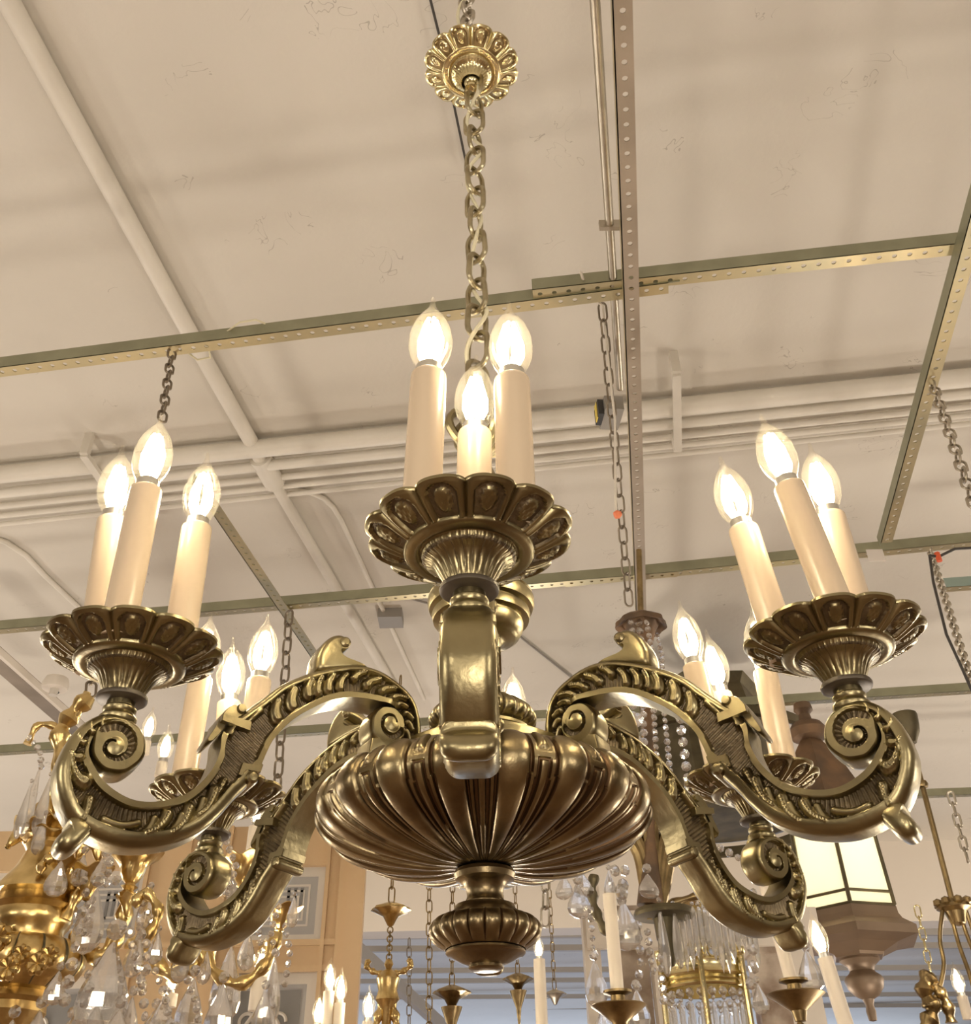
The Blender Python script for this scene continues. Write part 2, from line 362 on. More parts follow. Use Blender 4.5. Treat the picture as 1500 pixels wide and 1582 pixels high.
def drum(mb,c,Rk,W,bulge,start,gro,boss=.0075):
    """volute: one spiral groove on both faces, barrel between. Rk: angle(deg)->radius; gro: (clockwise degrees, radius, half width)"""
    ks=sorted(Rk);n=144;K=34
    ga=np.array(gro)
    def R(th):
        a=math.degrees(th)%360
        xs=ks+[ks[0]+360];ys=[Rk[k] for k in ks]+[Rk[ks[0]]]
        for i in range(len(ks)):
            if xs[i]<=a<=xs[i+1]:
                t=(a-xs[i])/(xs[i+1]-xs[i]);t=t*t*(3-2*t);return ys[i]*(1-t)+ys[i+1]*t
        return ys[0]
    def face(sg):
        out=[];g=[]
        for k in range(K+1):
            for j in range(n):
                th=2*PI*j/n;Rr=R(th);rho=Rr*k/K;al=(start-math.degrees(th))%360;h=0.
                for q in (al,al+360):
                    if q<=ga[-1,0]:
                        rg=np.interp(q,ga[:,0],ga[:,1]);hw=np.interp(q,ga[:,0],ga[:,2])
                        h=max(h,min(1.,max(0.,(hw-abs(rho-rg))/.0009+.5)))
                h=h*h*(3-2*h)
                w=W-.0044*h+(.0004*math.cos(th*60) if h>.9 else 0)
                if rho<boss: w+=.0016*(1-(rho/boss)**2)*(1-h)
                if k==K: w-=.0006
                out.append((c[0]+rho*math.cos(th),sg*w,c[1]+rho*math.sin(th)));g.append(1 if h>.75 else 0)
        return out,g
    F1,g1=face(-1);F2,g2=face(1);mt=[]
    for k in range(K):
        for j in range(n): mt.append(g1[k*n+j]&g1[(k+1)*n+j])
    mb.grid(F1,K+1,n,mt,True);mb.grid(F2,K+1,n,mt,True)
    V=[];lay=15
    for l in range(lay):
        w=-W+2*W*l/(lay-1);sc=1+bulge*(1-(w/W)**4)**.8
        w=max(-W+.0006,min(W-.0006,w))
        for j in range(n):
            th=2*PI*j/n;V.append((c[0]+R(th)*sc*math.cos(th),w,c[1]+R(th)*sc*math.sin(th)))
    mb.grid(V,lay,n,0,True)
RA=.3600
arm_mb=MB();build_arm(arm_mb)
drum(arm_mb,(.3601,-.0455),{0:.0165,45:.0205,90:.0225,135:.0238,180:.0238,225:.0215,270:.0190,315:.0172},.0165,.12,90,[(0,.0030,.0006),(60,.0062,.0010),(120,.0085,.0013),(180,.0096,.0017),(225,.0112,.0024),(270,.0136,.0031),(320,.0155,.0036),(360,.0164,.0036),(400,.0168,.0032),(415,.0168,.0010)])
drum(arm_mb,(.1110,.0215),{0:.0190,45:.0178,90:.0160,135:.0145,180:.0135,225:.0165,270:.0225,315:.0215},.0165,.14,160,[(0,.0050,.0006),(60,.0080,.0010),(120,.0092,.0012),(180,.0102,.0015),(230,.0112,.0021),(270,.0120,.0025),(310,.0118,.0024),(330,.0112,.0012)],boss=.0080)
# seat of the arm on the bowl
prism(arm_mb,[(.082,-.016),(.134,-.016),(.131,.004),(.120,.006),(.098,.004),(.084,.004)],.0165,.002)
# rolled leaf on the crown
pillow(arm_mb,[(.136,.0722),(.148,.0748),(.158,.0762),(.1655,.0790),(.1690,.0835),(.1680,.0880),(.1620,.0890),(.1590,.0930),(.1600,.0985),(.1650,.1012),(.1720,.1016),(.1800,.0975),(.1870,.0885),(.1915,.0775),(.1925,.0680),(.1900,.0590),(.170,.064),(.150,.069)],.0165,5,.72)
V=MB();mxr=Matrix.Translation((.1652,0,.0935))@Matrix.Rotation(PI/2,4,'X')
arm_mb.lathe([(0,-.019),(.003,-.019),(.0052,-.0175),(.0062,-.012),(.0066,0),(.0062,.012),(.0052,.0175),(.003,.019),(0,.019)],24,0,mxr)
# ledge, its curled leaf, the stepped end and the roll below
prism(arm_mb,[(.2500,-.0055),(.2765,-.0030),(.2768,-.0092),(.2500,-.0138)],.0215,.0015,0,0,.97)
prism(arm_mb,[(.2548,.0048),(.2574,.0095),(.2640,.0112),(.2700,.0075),(.2760,-.0020),(.2800,-.0130),(.2862,-.0275),(.2830,-.0290),(.2760,-.0200),(.272,-.012),(.266,-.004),(.258,.000)],.0150,.008,0,4,.88)
arm_mb.lathe([(0,-.018),(.0035,-.0178),(.0046,-.015),(.0046,.015),(.0035,.0178),(0,.018)],20,0,Matrix.Translation((.2590,0,.0068))@Matrix.Rotation(PI/2,4,'X'))
prism(arm_mb,[(.2335,-.0400),(.2350,-.0468),(.2478,-.0468),(.2500,-.0530),(.2545,-.0520),(.2520,-.0412),(.2440,-.0415),(.2400,-.0365)],.0186,.0012,0,0,.97)
arm_mb.lathe([(0,-.0225),(.0035,-.022),(.0055,-.020),(.0062,-.016),(.0060,0),(.0062,.016),(.0055,.020),(.0035,.022),(0,.0225)],24,0,Matrix.Translation((.2420,0,-.0525))@Matrix.Rotation(PI/2,4,'X'))
# toe under the outer end
pillow(arm_mb,[(.3600,-.1080),(.3650,-.1190),(.3700,-.1262),(.3755,-.1302),(.3820,-.1298),(.3860,-.1245),(.3850,-.1170),(.3800,-.1105),(.3810,-.1040),(.372,-.100)],.0188,4,.2)
# turned neck carrying the cup
mxn=Matrix.Translation((RA,0,0))
arm_mb.lathe([(0,-.0215),(.0145,-.0215),(.0158,-.0185),(.0158,-.0165),(.0140,-.0145),(.0128,-.0125),(.0140,-.0105),(.0140,-.0085),(.0122,-.007),(.0118,-.002),(.0,-.002)],40,0,mxn)
# petals: rim-and-pan casting, used for the drip pans and for the canopy
def pan_mesh(mb,sc=1.,thick=.0025,npt=12,dome=True):
    n=npt*24
    prof=[(.0165,.0020),(.0175,.0045),(.0185,.0075),(.0200,.0115),(.0225,.0160),(.0255,.0198),(.0290,.0225),(.0325,.0242),(.0345,.0262),(.0352,.0292),(.0362,.0300),(.0380,.0285),(.0410,.0282),(.0445,.0290),(.0475,.0300),(.0485,.0312)]
    nb=len(prof)
    K=28
    for k in range(1,K+1):
        t=k/K;prof.append((.0485+.0295*t,.0312+.0125*t+.0035*t*t))
    V=[];flag=[]
    for i,(r,z) in enumerate(prof):
        for j in range(n):
            a=(2*PI*j/n)*npt/(2*PI);a=(a%1.)*2-1   # -1..1 in a petal
            th=2*PI*j/n;rr=r;zz=z;fl=0
            if i<nb:
                if .0045<=z<.0243 and i<9:   # small flutes of the cup
                    t=(z-.0045)/.0198;am=math.sin(PI*min(1,t*1.15))*.0013
                    rr=r+am*abs(math.cos(th*npt))-.0005
                    if abs(math.cos(th*npt))<.22: fl=1
                if i in (7,8): rr=r+.0007*math.sin(th*61)*math.cos(th*17);fl=1
            else:
                t=(i-nb+1)/K;scl=1-.085*abs(a)**3.0*t
                rr=.0485+(r-.0485)*1. ;rr=rr*scl if t>.3 else rr*(1-.085*abs(a)**3.0*t)
                # relief: arch border, recessed field, medallion
                A=abs(a);arch=math.sqrt((a/.80)**2+((max(t-.55,0))/.40)**2)
                inn=max(arch/.86,A/.72)                       # <1 inside the border
                fld=1-float(sst(np.array((inn-.90)/.12)))
                d=.0010-.0030*fld
                gap=float(sst(np.array((A-.86)/.05)));d=d*(1-gap)+gap*(-.0012+.0016*math.sin((A-.86)/.14*PI))
                q=math.sqrt((a/.40)**2+((t-.46)/.32)**2);med=1-float(sst(np.array((q-.75)/.25)))
                d+=med*(.0020+.0007*math.cos(a*26)*math.cos(t*30));fl=1 if fld>.6 and med<.35 else 0
                if t>.96:d=.0006
                rr+=d*.45;zz-=d*.9
            V.append((rr*sc*math.cos(th),rr*sc*math.sin(th),zz*sc));flag.append(fl)
    m=len(prof);mt=[]
    for i in range(m-1):
        for j in range(n): mt.append(1 if flag[i*n+j] and flag[(i+1)*n+j] else 0)
    mb.grid(V,m,n,mt)
    # rim thickness and upper surface
    last=V[-n:];U_=[]
    for x,y,z in last:U_.append((x,y,z))
    for x,y,z in last:U_.append((x*1.0,y*1.0,z+thick))
    for x,y,z in last:U_.append((x*.975,y*.975,z+thick))
    for r_,z_ in ((.060,.0405),(.048,.0345),(.030,.034),(.001,.034)):
        for j in range(n):
            th=2*PI*j/n;U_.append((r_*sc*math.cos(th),r_*sc*math.sin(th),z_*sc+thick*.3))
    mb.grid(U_,7,n,0)
# ------------------------------------------------------------------ chandelier assembly
ZC=Z0+H
ch=empty('chandelier',(X,D,ZC),'large aged brass six-arm chandelier with fluted bowl and lit bulbs, foremost in the photo','chandelier')
def part(mb,name,mats,parent,loc=None,ang=40,smooth=True,rz=0):
    o=mb.obj(name,mats,parent,smooth,ang)
    if loc:o.location=loc
    if rz:o.rotation_euler[2]=rz
    return o
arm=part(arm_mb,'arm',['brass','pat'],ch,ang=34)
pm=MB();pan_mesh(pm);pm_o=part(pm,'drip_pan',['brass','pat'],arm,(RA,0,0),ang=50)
fm=MB();fm.lathe([(0,-.0026),(.019,-.0026),(.0214,-.001),(.0218,.001),(.0212,.0026),(.0165,.0034),(0,.0034)],48)
fl=part(fm,'flange',['flange'],arm,(RA,0,0))
sl=MB();SH=.150
sl.lathe([(0,0),(.0148,0),(.0148,SH-.004),(.0144,SH-.0008),(.0136,SH),(.0118,SH),(.0115,SH-.006),(0,SH-.006)],40)
sleeve_me=sl.obj('candle_sleeve',['sleeve'],arm)
bb=MB()
bb.lathe([(0,-.006),(.0105,-.006),(.0110,.004),(.0108,.009),(0,.009)],24,2)
prof=[(.0100,.006),(.0112,.010),(.0138,.0155),(.0162,.021),(.0178,.027),(.0186,.033),(.0187,.038),(.0181,.045),(.0166,.052),(.0142,.059),(.0112,.0655),(.0078,.071),(.0050,.0755),(.0034,.079),(.0024,.083),(.0019,.087),(.0020,.0895),(.0012,.0915),(.0001,.092)]
bb.lathe(prof,28,0)
bb.tube([(0,0,.009),(0,0,.020)],[.0032,.0015],8,0)
for k in range(6):
    a=k*PI/3;bb.tube([(.0060*math.cos(a),.0060*math.sin(a),.0170),(.0088*math.cos(a+.2),.0088*math.sin(a+.2),.026),(.0092*math.cos(a+.35),.0092*math.sin(a+.35),.040),(.0042*math.cos(a+.5),.0042*math.sin(a+.5),.0630)],[.0022,.0027,.0026,.0016],7,1)
bulb_o=bb.obj('light_bulb',['glass','fil','collar'],arm,ang=60)
lamps=[]
def lamp(loc,power,rad,col,parent=None,name='bulb_glow'):
    l=bpy.data.lights.new(name,'POINT');l.energy=power;l.color=col;l.shadow_soft_size=rad
    o=bpy.data.objects.new(name,l);COL.objects.link(o);o.location=loc
    if parent:o.parent=parent
    return o
WARM=(1.,.86,.66);BP=.85
# (azimuth, reach, [(candle azimuth, lean of the tip in x,y mm)])
ARMS=[(-90.8,.3588,[(-150.8,(6,0)),(-30.8,(1,0)),(89,(6,0))],[.191,.183,.178]),
(-149.0,.3577,[(151,(-26,-11)),(-89,(-8,-4)),(31,(-10,-4))],[.194,.189,.187]),
(-30.0,.3631,[(150,(-24,7)),(-90,(-28,9)),(30,(-2,0))],[.180,.187,.189]),
(149.3,.3638,[(-151,(-2,0)),(89,(-22,-6)),(-31,(0,0))],[.182,.176,.178]),
(29.4,.3560,[(-151,(-20,4)),(89,(-14,3)),(-31,(0,0))],[.183,.172,.172]),
(90.,.3560,[(-90,(0,0)),(30,(6,0)),(150,(-10,0))],[.182,.182,.182])]
first=True
for az,Rr,cds,tops in ARMS:
    a=math.radians(az)
    if first: A,Pn,Fl=arm,pm_o,fl
    else:
        A=arm.copy();COL.objects.link(A);A.parent=ch
        Pn=pm_o.copy();COL.objects.link(Pn);Pn.parent=A
        Fl=fl.copy();COL.objects.link(Fl);Fl.parent=A
    A.rotation_euler=(0,0,a);A.scale=(Rr/RA,1,1)
    if az==90.: A.location.z=.016
    for i,((caz,lean),zt) in enumerate(zip(cds,tops)):
        if first and i==0: s1,b1=sleeve_me,bulb_o
        else:
            s1=sleeve_me.copy();COL.objects.link(s1);s1.parent=A
            b1=bulb_o.copy();COL.objects.link(b1);b1.parent=A
        cz=math.radians(caz-az);base=Vector((RA+.0415*math.cos(cz),.0415*math.sin(cz),.036))
        lv=Matrix.Rotation(-a,3,'Z')@Vector((lean[0]/1000,lean[1]/1000,0))
        base+=lv*.15
        d=(lv*.85+Vector((0,0,.24))).normalized();q=Vector((0,0,1)).rotation_difference(d)
        hh=(zt-.036)
        s1.location=base;s1.rotation_mode='QUATERNION';s1.rotation_quaternion=q;s1.scale=(1,1,hh/SH)
        b1.location=base+d*hh;b1.rotation_mode='QUATERNION'
        b1.rotation_quaternion=q@Vector((0,0,1)).rotation_difference(Vector((0,0,1)))@Matrix.Rotation(i*1.3,3,'Z').to_quaternion()
        pl=base+d*(hh+.036);w=Matrix.Rotation(a,3,'Z')@pl
        lamps.append(lamp((X+w.x,D+w.y,ZC+w.z),BP,.010,WARM))
    first=False
# bowl
def bowl(mb):
    ctrl=[(.084,.003),(.098,-.001),(.116,-.0065),(.134,-.0130),(.148,-.0215),(.1570,-.0315),(.1600,-.0430),(.1555,-.0545),(.143,-.0660),(.120,-.0765),(.090,-.0850),(.055,-.0905),(.026,-.0925)]
    P=cat_rom(ctrl,9);n=18*40;m=len(P);V=[];fl=[]
    Pn=np.array(P);tg=np.gradient(Pn,axis=0);tg/=np.linalg.norm(tg,axis=1)[:,None];no=np.stack([-tg[:,1],tg[:,0]],1)
    no=np.where((no[:,:1]*0+ (Pn[:,0]*no[:,0]+(Pn[:,1]+.045)*no[:,1])[:,None])<0,-no,no)
    for i in range(m):
        r,z=Pn[i];t=i/(m-1)
        for j in range(n):
            th=2*PI*j/n;u=(th/(2*PI)*18)%1.;a=(u-.5)*2      # lobe centred at a=0 (10 deg off the front)
            d=0;f_=0
            if t>.27:
                k=sst(np.array((t-.27)/.08)).item()
                wl=.52-.10*max(0,(t-.5))*2
                if abs(a)<wl:
                    cap=0.
                    if t<.37: # rounded head of the lobe
                        cap=1-min(1,((a/wl)**2+((.37-t)/.10)**2))
                        d=.0042*math.sqrt(max(0,cap))
                        if cap<=0: d=-.0014*k
                    else: d=.0042*math.sqrt(max(0,1-(a/wl)**2))
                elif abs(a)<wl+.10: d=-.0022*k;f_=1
                else:
                    b=(1-abs(a))/(1-wl-.10)  # 0 at centre of the strip
                    if t>.52 and b<.34:
                        d=.0016*math.sqrt(max(0,1-(b/.34)**2))
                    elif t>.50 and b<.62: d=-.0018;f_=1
                    elif t>.50: d=.0004
                    elif t<.44 and b<.40:
                        d=.0022*math.sqrt(max(0,1-(b/.40)**2-(max(0,t-.39)/.05)**2))
                    elif t<.46 and b<.60: d=-.0010*k
                    else: d=-.0002
            d*=min(1.,r/.12)**.8*(1-sst(np.array((t-.93)/.07)).item()*.8)
            V.append(((r+no[i,0]*d)*math.cos(th),(r+no[i,0]*d)*math.sin(th),z+no[i,1]*d));fl.append(f_)
    mt=[]
    for i in range(m-1):
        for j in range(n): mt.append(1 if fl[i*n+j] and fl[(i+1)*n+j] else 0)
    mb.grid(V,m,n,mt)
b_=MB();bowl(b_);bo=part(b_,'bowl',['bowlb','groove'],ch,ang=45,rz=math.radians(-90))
t_=MB();t_.lathe([(.0,.034),(.040,.034),(.062,.028),(.066,.020),(.078,.020),(.080,.012),(.092,.012),(.094,.002),(.086,-.004)],96)
part(t_,'bowl_cover',['brass'],ch)
def fluted(mb,prof,nl,depth,lo,hi,mat=(0,1),per=14):
    n=nl*per;V=[];fl=[]
    for r,z in prof:
        for j in range(n):
            th=2*PI*j/n;a=((th/(2*PI)*nl)%1.)*2-1;d=0;g=0
            if lo<=z<=hi:
                e=math.sin(PI*(z-lo)/(hi-lo))**.5
                d=depth*(math.sqrt(max(0,1-a*a))-1)*e
                g=1 if abs(a)>.86 else 0
            V.append(((r+d)*math.cos(th),(r+d)*math.sin(th),z));fl.append(g)
    m=len(prof);mt=[]
    for i in range(m-1):
        for j in range(n): mt.append(1 if fl[i*n+j] and fl[(i+1)*n+j] else 0)
    mb.grid(V,m,n,mt)
fi=MB();_FZ=lambda z:z+.004 if z>-.150 else -.146+(z+.150)*.86
fi.lathe([(.010,-.094),(.020,-.096),(.0275,-.0985),(.0290,-.102),(.0275,-.1065),(.0245,-.1075),(.0205,-.1100),(.0175,-.1150),(.0165,-.1200),(.0170,-.1225),(.0180,-.1245),(.0200,-.1265),(.0200,-.1285),(.0275,-.1290),(.0282,-.1318),(.0310,-.1345),(.0345,-.1372),(.0370,-.1390)],64)
pf=[(.0370,-.1390),(.0400,-.1392),(.0440,-.1400),(.0480,-.1425),(.0508,-.1465),(.0515,-.1510),(.0500,-.1560),(.0465,-.1605),(.0415,-.1645),(.0360,-.1680)]
pf=[tuple(p) for p in cat_rom(pf,3)]
fluted(fi,pf,20,.0045,-.1675,-.1392)
fi.lathe([(.0330,-.1672),(.0355,-.1690),(.0360,-.1710),(.0345,-.1728),(.0315,-.1735),(.0270,-.1765),(.0210,-.1800),(.0165,-.1818),(.0150,-.1822),(.0155,-.1850),(.0130,-.1868),(0,-.1872)],64)
fi.v=[(x,y,_FZ(z)) for x,y,z in fi.v]
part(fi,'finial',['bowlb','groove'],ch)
# column
co=MB()
co.lathe([(.030,.030),(.046,.034),(.050,.038),(.050,.043),(.044,.046)],64)
pf=[tuple(p) for p in cat_rom([(.044,.046),(.052,.052),(.056,.062),(.054,.074),(.046,.086),(.036,.094),(.028,.098)],4)]
fluted(co,pf,22,.004,.046,.096)
co.lathe([(.028,.098),(.022,.102),(.0175,.110),(.016,.125),(.018,.135),(.024,.139),(.028,.141),(.036,.1425),(.042,.147),(.046,.155),(.0465,.161),(.0450,.1625),(.0455,.164),(.0530,.1655),(.0545,.172),(.0540,.1745),(.0515,.176),(.0515,.1775),(.0575,.179),(.0595,.185),(.0595,.191),(.056,.1925),(.056,.1945),(.058,.196),(.056,.1985),(.050,.200),(.040,.206),(.026,.214),(.018,.226),(.015,.245),(.014,.28),(.016,.31),(.022,.33),(.026,.345),(.022,.36),(.016,.375),(.015,.395)],64)
pf=[tuple(p) for p in cat_rom([(.015,.395),(.022,.402),(.030,.412),(.033,.424),(.030,.436),(.022,.446),(.014,.452)],3)]
fluted(co,pf,12,.005,.397,.450)
co.lathe([(.014,.452),(.010,.458),(.009,.468),(.012,.474),(.009,.480),(0,.482)],32)
for k in range(4):   # leaf scrolls round the knob
    a=k*PI/2+.5;pts=[(.012+.0*t+ .030*math.sin(t*PI*.75),0,.398+.055*t) for t in np.linspace(0,1,9)]
    mxs=Matrix.Rotation(a,4,'Z');co.tube(pts,[.003,.005,.006,.006,.006,.006,.005,.005,.006],8,0,False,mxs)
co.v=[(x,y,(.030+(z-.030)*.62 if z<.10 else (.0734+(z-.10)*(.0646/.038) if z<.138 else z))) for x,y,z in co.v]
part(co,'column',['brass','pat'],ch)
# top loop of the column
lp=MB();lp.link((0,0,.496),.040,.030,.0038,0,8)
part(lp,'suspension_loop',['chain'],ch)
# chains
def chain_parts(root,z0,z1,L,W,r,mat,x0=0,y0=0,lx=0,jit=.05,name='chain_link'):
    pitch=L-2.1*r*1.05;n=int((z1-z0)/pitch);base=None
    mb=MB();mb.link((0,0,0),L,W,r,0,8);base=None
    for i in range(n+1):
        z=z0+pitch*i
        if base is None: o=mb.obj(name,[mat],root);base=o
        else:
            o=base.copy();COL.objects.link(o);o.parent=root
        t=(z-z0)/(z1-z0)
        o.location=(x0+lx*t+random.uniform(-1,1)*.0006,y0,z)
        o.rotation_euler=(random.uniform(-jit,jit),random.uniform(-jit,jit),PI/4*1.2+(PI/2)*i+random.uniform(-.25,.25))
    return n+1
crt=MB()
chn=chain_parts(ch,.522,1.225,.062,.033,.0041,'chain')
cord=MB();pts=[]
for i in range(120):
    t=i/119;z=.47+(1.24-.47)*t;a=t*26
    pts.append((.011*math.cos(a)+.004*math.sin(t*37),.011*math.sin(a),z))
cord.tube(pts,.0030,8)
part(cord,'electric_cord',['cord'],ch)
cn=MB();pan_mesh(cn,1.09)
cno=part(cn,'canopy',['polbrass','dkbrass'],ch,(-.004,0,1.222),ang=50)
k_=MB();k_.lathe([(0,-.012),(.008,-.012),(.010,-.008),(.009,-.003),(.013,.000),(.014,.004),(0,.005)],24);k_.link((0,0,-.022),.028,.018,.003,.4,8)
part(k_,'canopy_hook',['polbrass'],ch,(-.004,0,1.222))
chain_parts(ch,1.278,2.40-H,.042,.028,.0040,'steel',x0=-.006,lx=-.02,name='steel_chain_link')
cord=MB();pts=[]
for i in range(110):
    t=i/109;z=1.25+(2.42-H-1.25)*t;a=t*30
    pts.append((-.008-.02*t+.016*math.cos(a+2.),.014*math.sin(a+2.),z))
cord.tube(pts,.0034,8);part(cord,'upper_cord',['cord'],ch)
# ------------------------------------------------------------------ the room
CZ=2.45
def wl(name,lo,hi,mat,label,cat):
    m_=MB().box(lo,hi);o=m_.obj(name,[mat],None,False);return struct(o,label,cat)
wl('floor',(-9,-7,-.1),(9,20,0),'floor','brown wooden shop floor','floor')
wl('ceiling',(-9,-7,Z0+CZ),(9,20,Z0+CZ+.15),'ceil','warm white painted concrete ceiling','ceiling')
wl('wall_left',(-9.1,-7,0),(-9,20,Z0+CZ),'wall','cream left wall','wall')
wl('wall_right',(9,-7,0),(9.1,20,Z0+CZ),'wall','cream right wall','wall')
wl('wall_back',(-9,20,0),(9,20.1,Z0+CZ),'wall','cream far wall','wall')
wl('wall_front',(-9,-7.1,0),(9,-7,Z0+CZ),'wall','cream wall behind the viewer','wall')
hz=at(700,1437,8.5).z
wl('trim_1',(-9,8.5,hz),(9,8.75,Z0+CZ),'white','pale header beam across the shop','beam')
# --- slotted steel angle rails
def rail(p,q,near,far_mat,label,side=1,hole=True,w=.040,ext=(0,0),mats=('rail','railz')):
    """p,q: points of the corner edge; vertical flange stands on it, drilled flange runs to the given side"""
    p=Vector(p);q=Vector(q);d=(q-p);d.z=0;d.normalize();p=p-d*ext[0];q=q+d*ext[1];L=(q-p).length
    n_=Vector((-d.y,d.x,0))*side
    mb=MB();t=.003
    mx=Matrix(((d.x,n_.x,0,p.x),(d.y,n_.y,0,p.y),(0,0,1,p.z),(0,0,0,1)))
    mb.box((0,0,0),(L,t,w),0,mx)
    cell=.038;nc=int(L/cell);x0=0
    # drilled flange with real holes
    for lev in (0,t):
        V=[];Fc=[]
        for i in range(nc):
            b=len(V);cx=(i+.5)*cell;cy=w*.52
            sq=[(i*cell,0),(cx,0),((i+1)*cell,0),((i+1)*cell,cy),((i+1)*cell,w),(cx,w),(i*cell,w),(i*cell,cy)]
            for k in range(8): V.append((sq[k][0],sq[k][1],lev))
            for k in range(8):
                a=PI*1.25+k*PI/4;V.append((cx+.0066*math.cos(a),cy+.0066*math.sin(a),lev))
            for k in range(8): Fc.append((b+k,b+(k+1)%8,b+8+(k+1)%8,b+8+k))
        mb.add(V,Fc,1,mx)
    V=[];Fc=[]
    for i in range(nc):
        b=len(V);cx=(i+.5)*cell;cy=w*.52
        for lev in (0,t):
            for k in range(8):
                a=PI*1.25+k*PI/4;V.append((cx+.0066*math.cos(a),cy+.0066*math.sin(a),lev))
        for k in range(8): Fc.append((b+k,b+(k+1)%8,b+8+(k+1)%8,b+8+k))
    mb.add(V,Fc,1,mx)
    mb.box((0,w,0),(nc*cell,w+.0005,t),1,mx)
    o=mb.obj('slotted_rail',list(mats),None,False,fix=False);tag(o,label,'metal rail','slotted steel rails under the ceiling');return o
RZ=1.93
rail(atz(-80,577,RZ),atz(1050,434,RZ),1,0,'long slotted steel rail crossing behind the tallest front bulbs, left piece',1,ext=(1.5,0))
rail(atz(822,447,RZ+.004),atz(1560,367,RZ+.004),1,0,'slotted steel rail rising to the right edge, lapped over the left piece',1,ext=(0,1))
rail(atz(-60,977,RZ),atz(1055,882,RZ),1,0,'second slotted rail, behind the left cup and the front drip pan',1,ext=(1.5,0))
rail(atz(872,899,RZ+.004),atz(1560,831,RZ+.004),1,0,'slotted rail behind the right candle group, running to the right edge',1,ext=(0,1))
rail(atz(480,1132,RZ),atz(1560,1063,RZ),1,0,'third slotted rail low behind the right scroll and the rod lamp canopy',1,ext=(2,1))
rail(atz(944,-30,RZ-.045),atz(984,985,RZ-.045),1,0,'slotted rail running away from the viewer beside the steel conduit',-1,ext=(.6,1.2),mats=('railz','railc'))
rail(atz(1497,340,RZ-.04),atz(1362,833,RZ-.04),1,0,'slotted rail on the right slanting down to the second cross rail',-1,ext=(.5,.05))
rail(atz(296,747,RZ-.04),atz(497,1040,RZ-.04),1,0,'slotted rail on the left slanting down behind the left candles',-1,ext=(0,.6))
rail(atz(1462,907,RZ),atz(1560,900,RZ),1,0,'short bluish slotted rail at the right edge',1,mats=('bluemetal','railz'))
rail(atz(1140,1240,RZ),atz(1560,1225,RZ),1,0,'grey slotted rail low on the right behind the long rod',1,ext=(1,1))
# --- conduits and pipes
def pipe(name,pts,r,mat,label,cat='pipe',n=14,couplers=()):
    mb=MB();mb.tube(pts,r,n)
    for a,b,rr in couplers: mb.tube([a,b],rr,n)
    return tag(mb.obj(name,[mat]),label,cat)
a,b_2=atz(915,-60,1.945),atz(958,600,1.945)
pipe('conduit',[a,b_2],.0110,'steel','shiny steel conduit running beside the slotted rail','conduit')
t=(b_2-a).normalized()
cl=MB();c0=atz(944,348,1.945);cl.box((-.03,-.006,-.014),(.03,.006,.014));o=cl.obj('pipe_clamp',['steel'],None,False);o.location=c0+Vector((0,0,0));tag(o,'small steel clamp on the conduit','clamp')
bx=MB();bx.box((-.028,-.05,-.025),(.028,.05,.025),0);bx.box((-.045,-.028,-.028),(-.028,.028,.028),1);bx.box((-.047,-.012,-.03),(-.044,.012,.03),2)
o=bx.obj('junction_box',['greyb','black','yellow'],None,False);o.location=atz(944,638,1.93);o.rotation_euler=(0,0,.1);tag(o,'grey outlet box with black and yellow plug at the end of the conduit','outlet box')
W1=CZ-.035
p0,p1,p2,p3=atz(-10,-40,W1),atz(285,500,W1),atz(413,727,W1),atz(660,1150,W1)
pipe('water_pipe',[p0,p1,p2],.0290,'pipe','thick white painted pipe running diagonally across the left of the ceiling','pipe',18,[(p2+(p1-p2).normalized()*.09,p2+(p3-p2).normalized()*.09,.043)])
pipe('water_pipe',[p2,p3],.024,'pipe','thinner white pipe continuing beyond the cross pipes','pipe',18)
for (ya,yb,r,z,lab) in ((733,583,.036,CZ-.05,'thickest white pipe of the bundle crossing under the ceiling'),(762,607,.022,CZ-.05,'second white pipe of the crossing bundle, just beyond the thickest'),
  (782,627,.014,CZ-.03,'third pipe of the crossing bundle, thin'),(797,641,.012,CZ-.03,'fourth pipe of the crossing bundle, thin'),(810,654,.011,CZ-.03,'fifth and farthest thin pipe of the crossing bundle')):
    a,b2=atz(-60,ya+6,z),atz(1560,yb-6,z);d=(b2-a).normalized()
    pipe('ceiling_pipe',[a-d*3,b2+d*3],r,'pipe',lab,'pipe')['group']='bundle of white pipes under the ceiling'
for px,lab in ((1045,'strut bracket clamping the pipes to the ceiling on the right'),(130,'strut bracket clamping the pipes on the left')):
    y0=590 if px>500 else 715;a=atz(px,y0-12,CZ-.10);b2=atz(px+2 if px>500 else px+75,y0+105 if px>500 else y0+95,CZ-.10)
    mb=MB();mb.bar(a,b2,.030,.02);mb.bar(a,a+Vector((0,0,.10)),.03,.03,0,(0,1,0));mb.bar(b2,b2+Vector((0,0,.10)),.03,.03,0,(0,1,0))
    tag(mb.obj('strut_bracket',['pipe'],None,False),lab,'bracket')
pipe('conduit',[atz(p[0],p[1],CZ-.012) for p in ((430,757),(455,757),(480,761),(500,770),(515,784),(528,806),(578,913),(600,960),(655,1080))],.011,'pipe','thin bent conduit leading to the grey ceiling box','conduit')
pipe('conduit',[atz(p[0],p[1],CZ-.012) for p in ((-20,828),(10,838),(40,858),(70,890),(118,935),(160,975))],.012,'pipe','thin bent conduit on the ceiling at the left edge','conduit')
pipe('conduit',[atz(p[0],p[1],CZ-.012) for p in ((600,915),(780,965),(900,1060))],.006,'greyb','thin dark line on the ceiling right of the column','conduit')
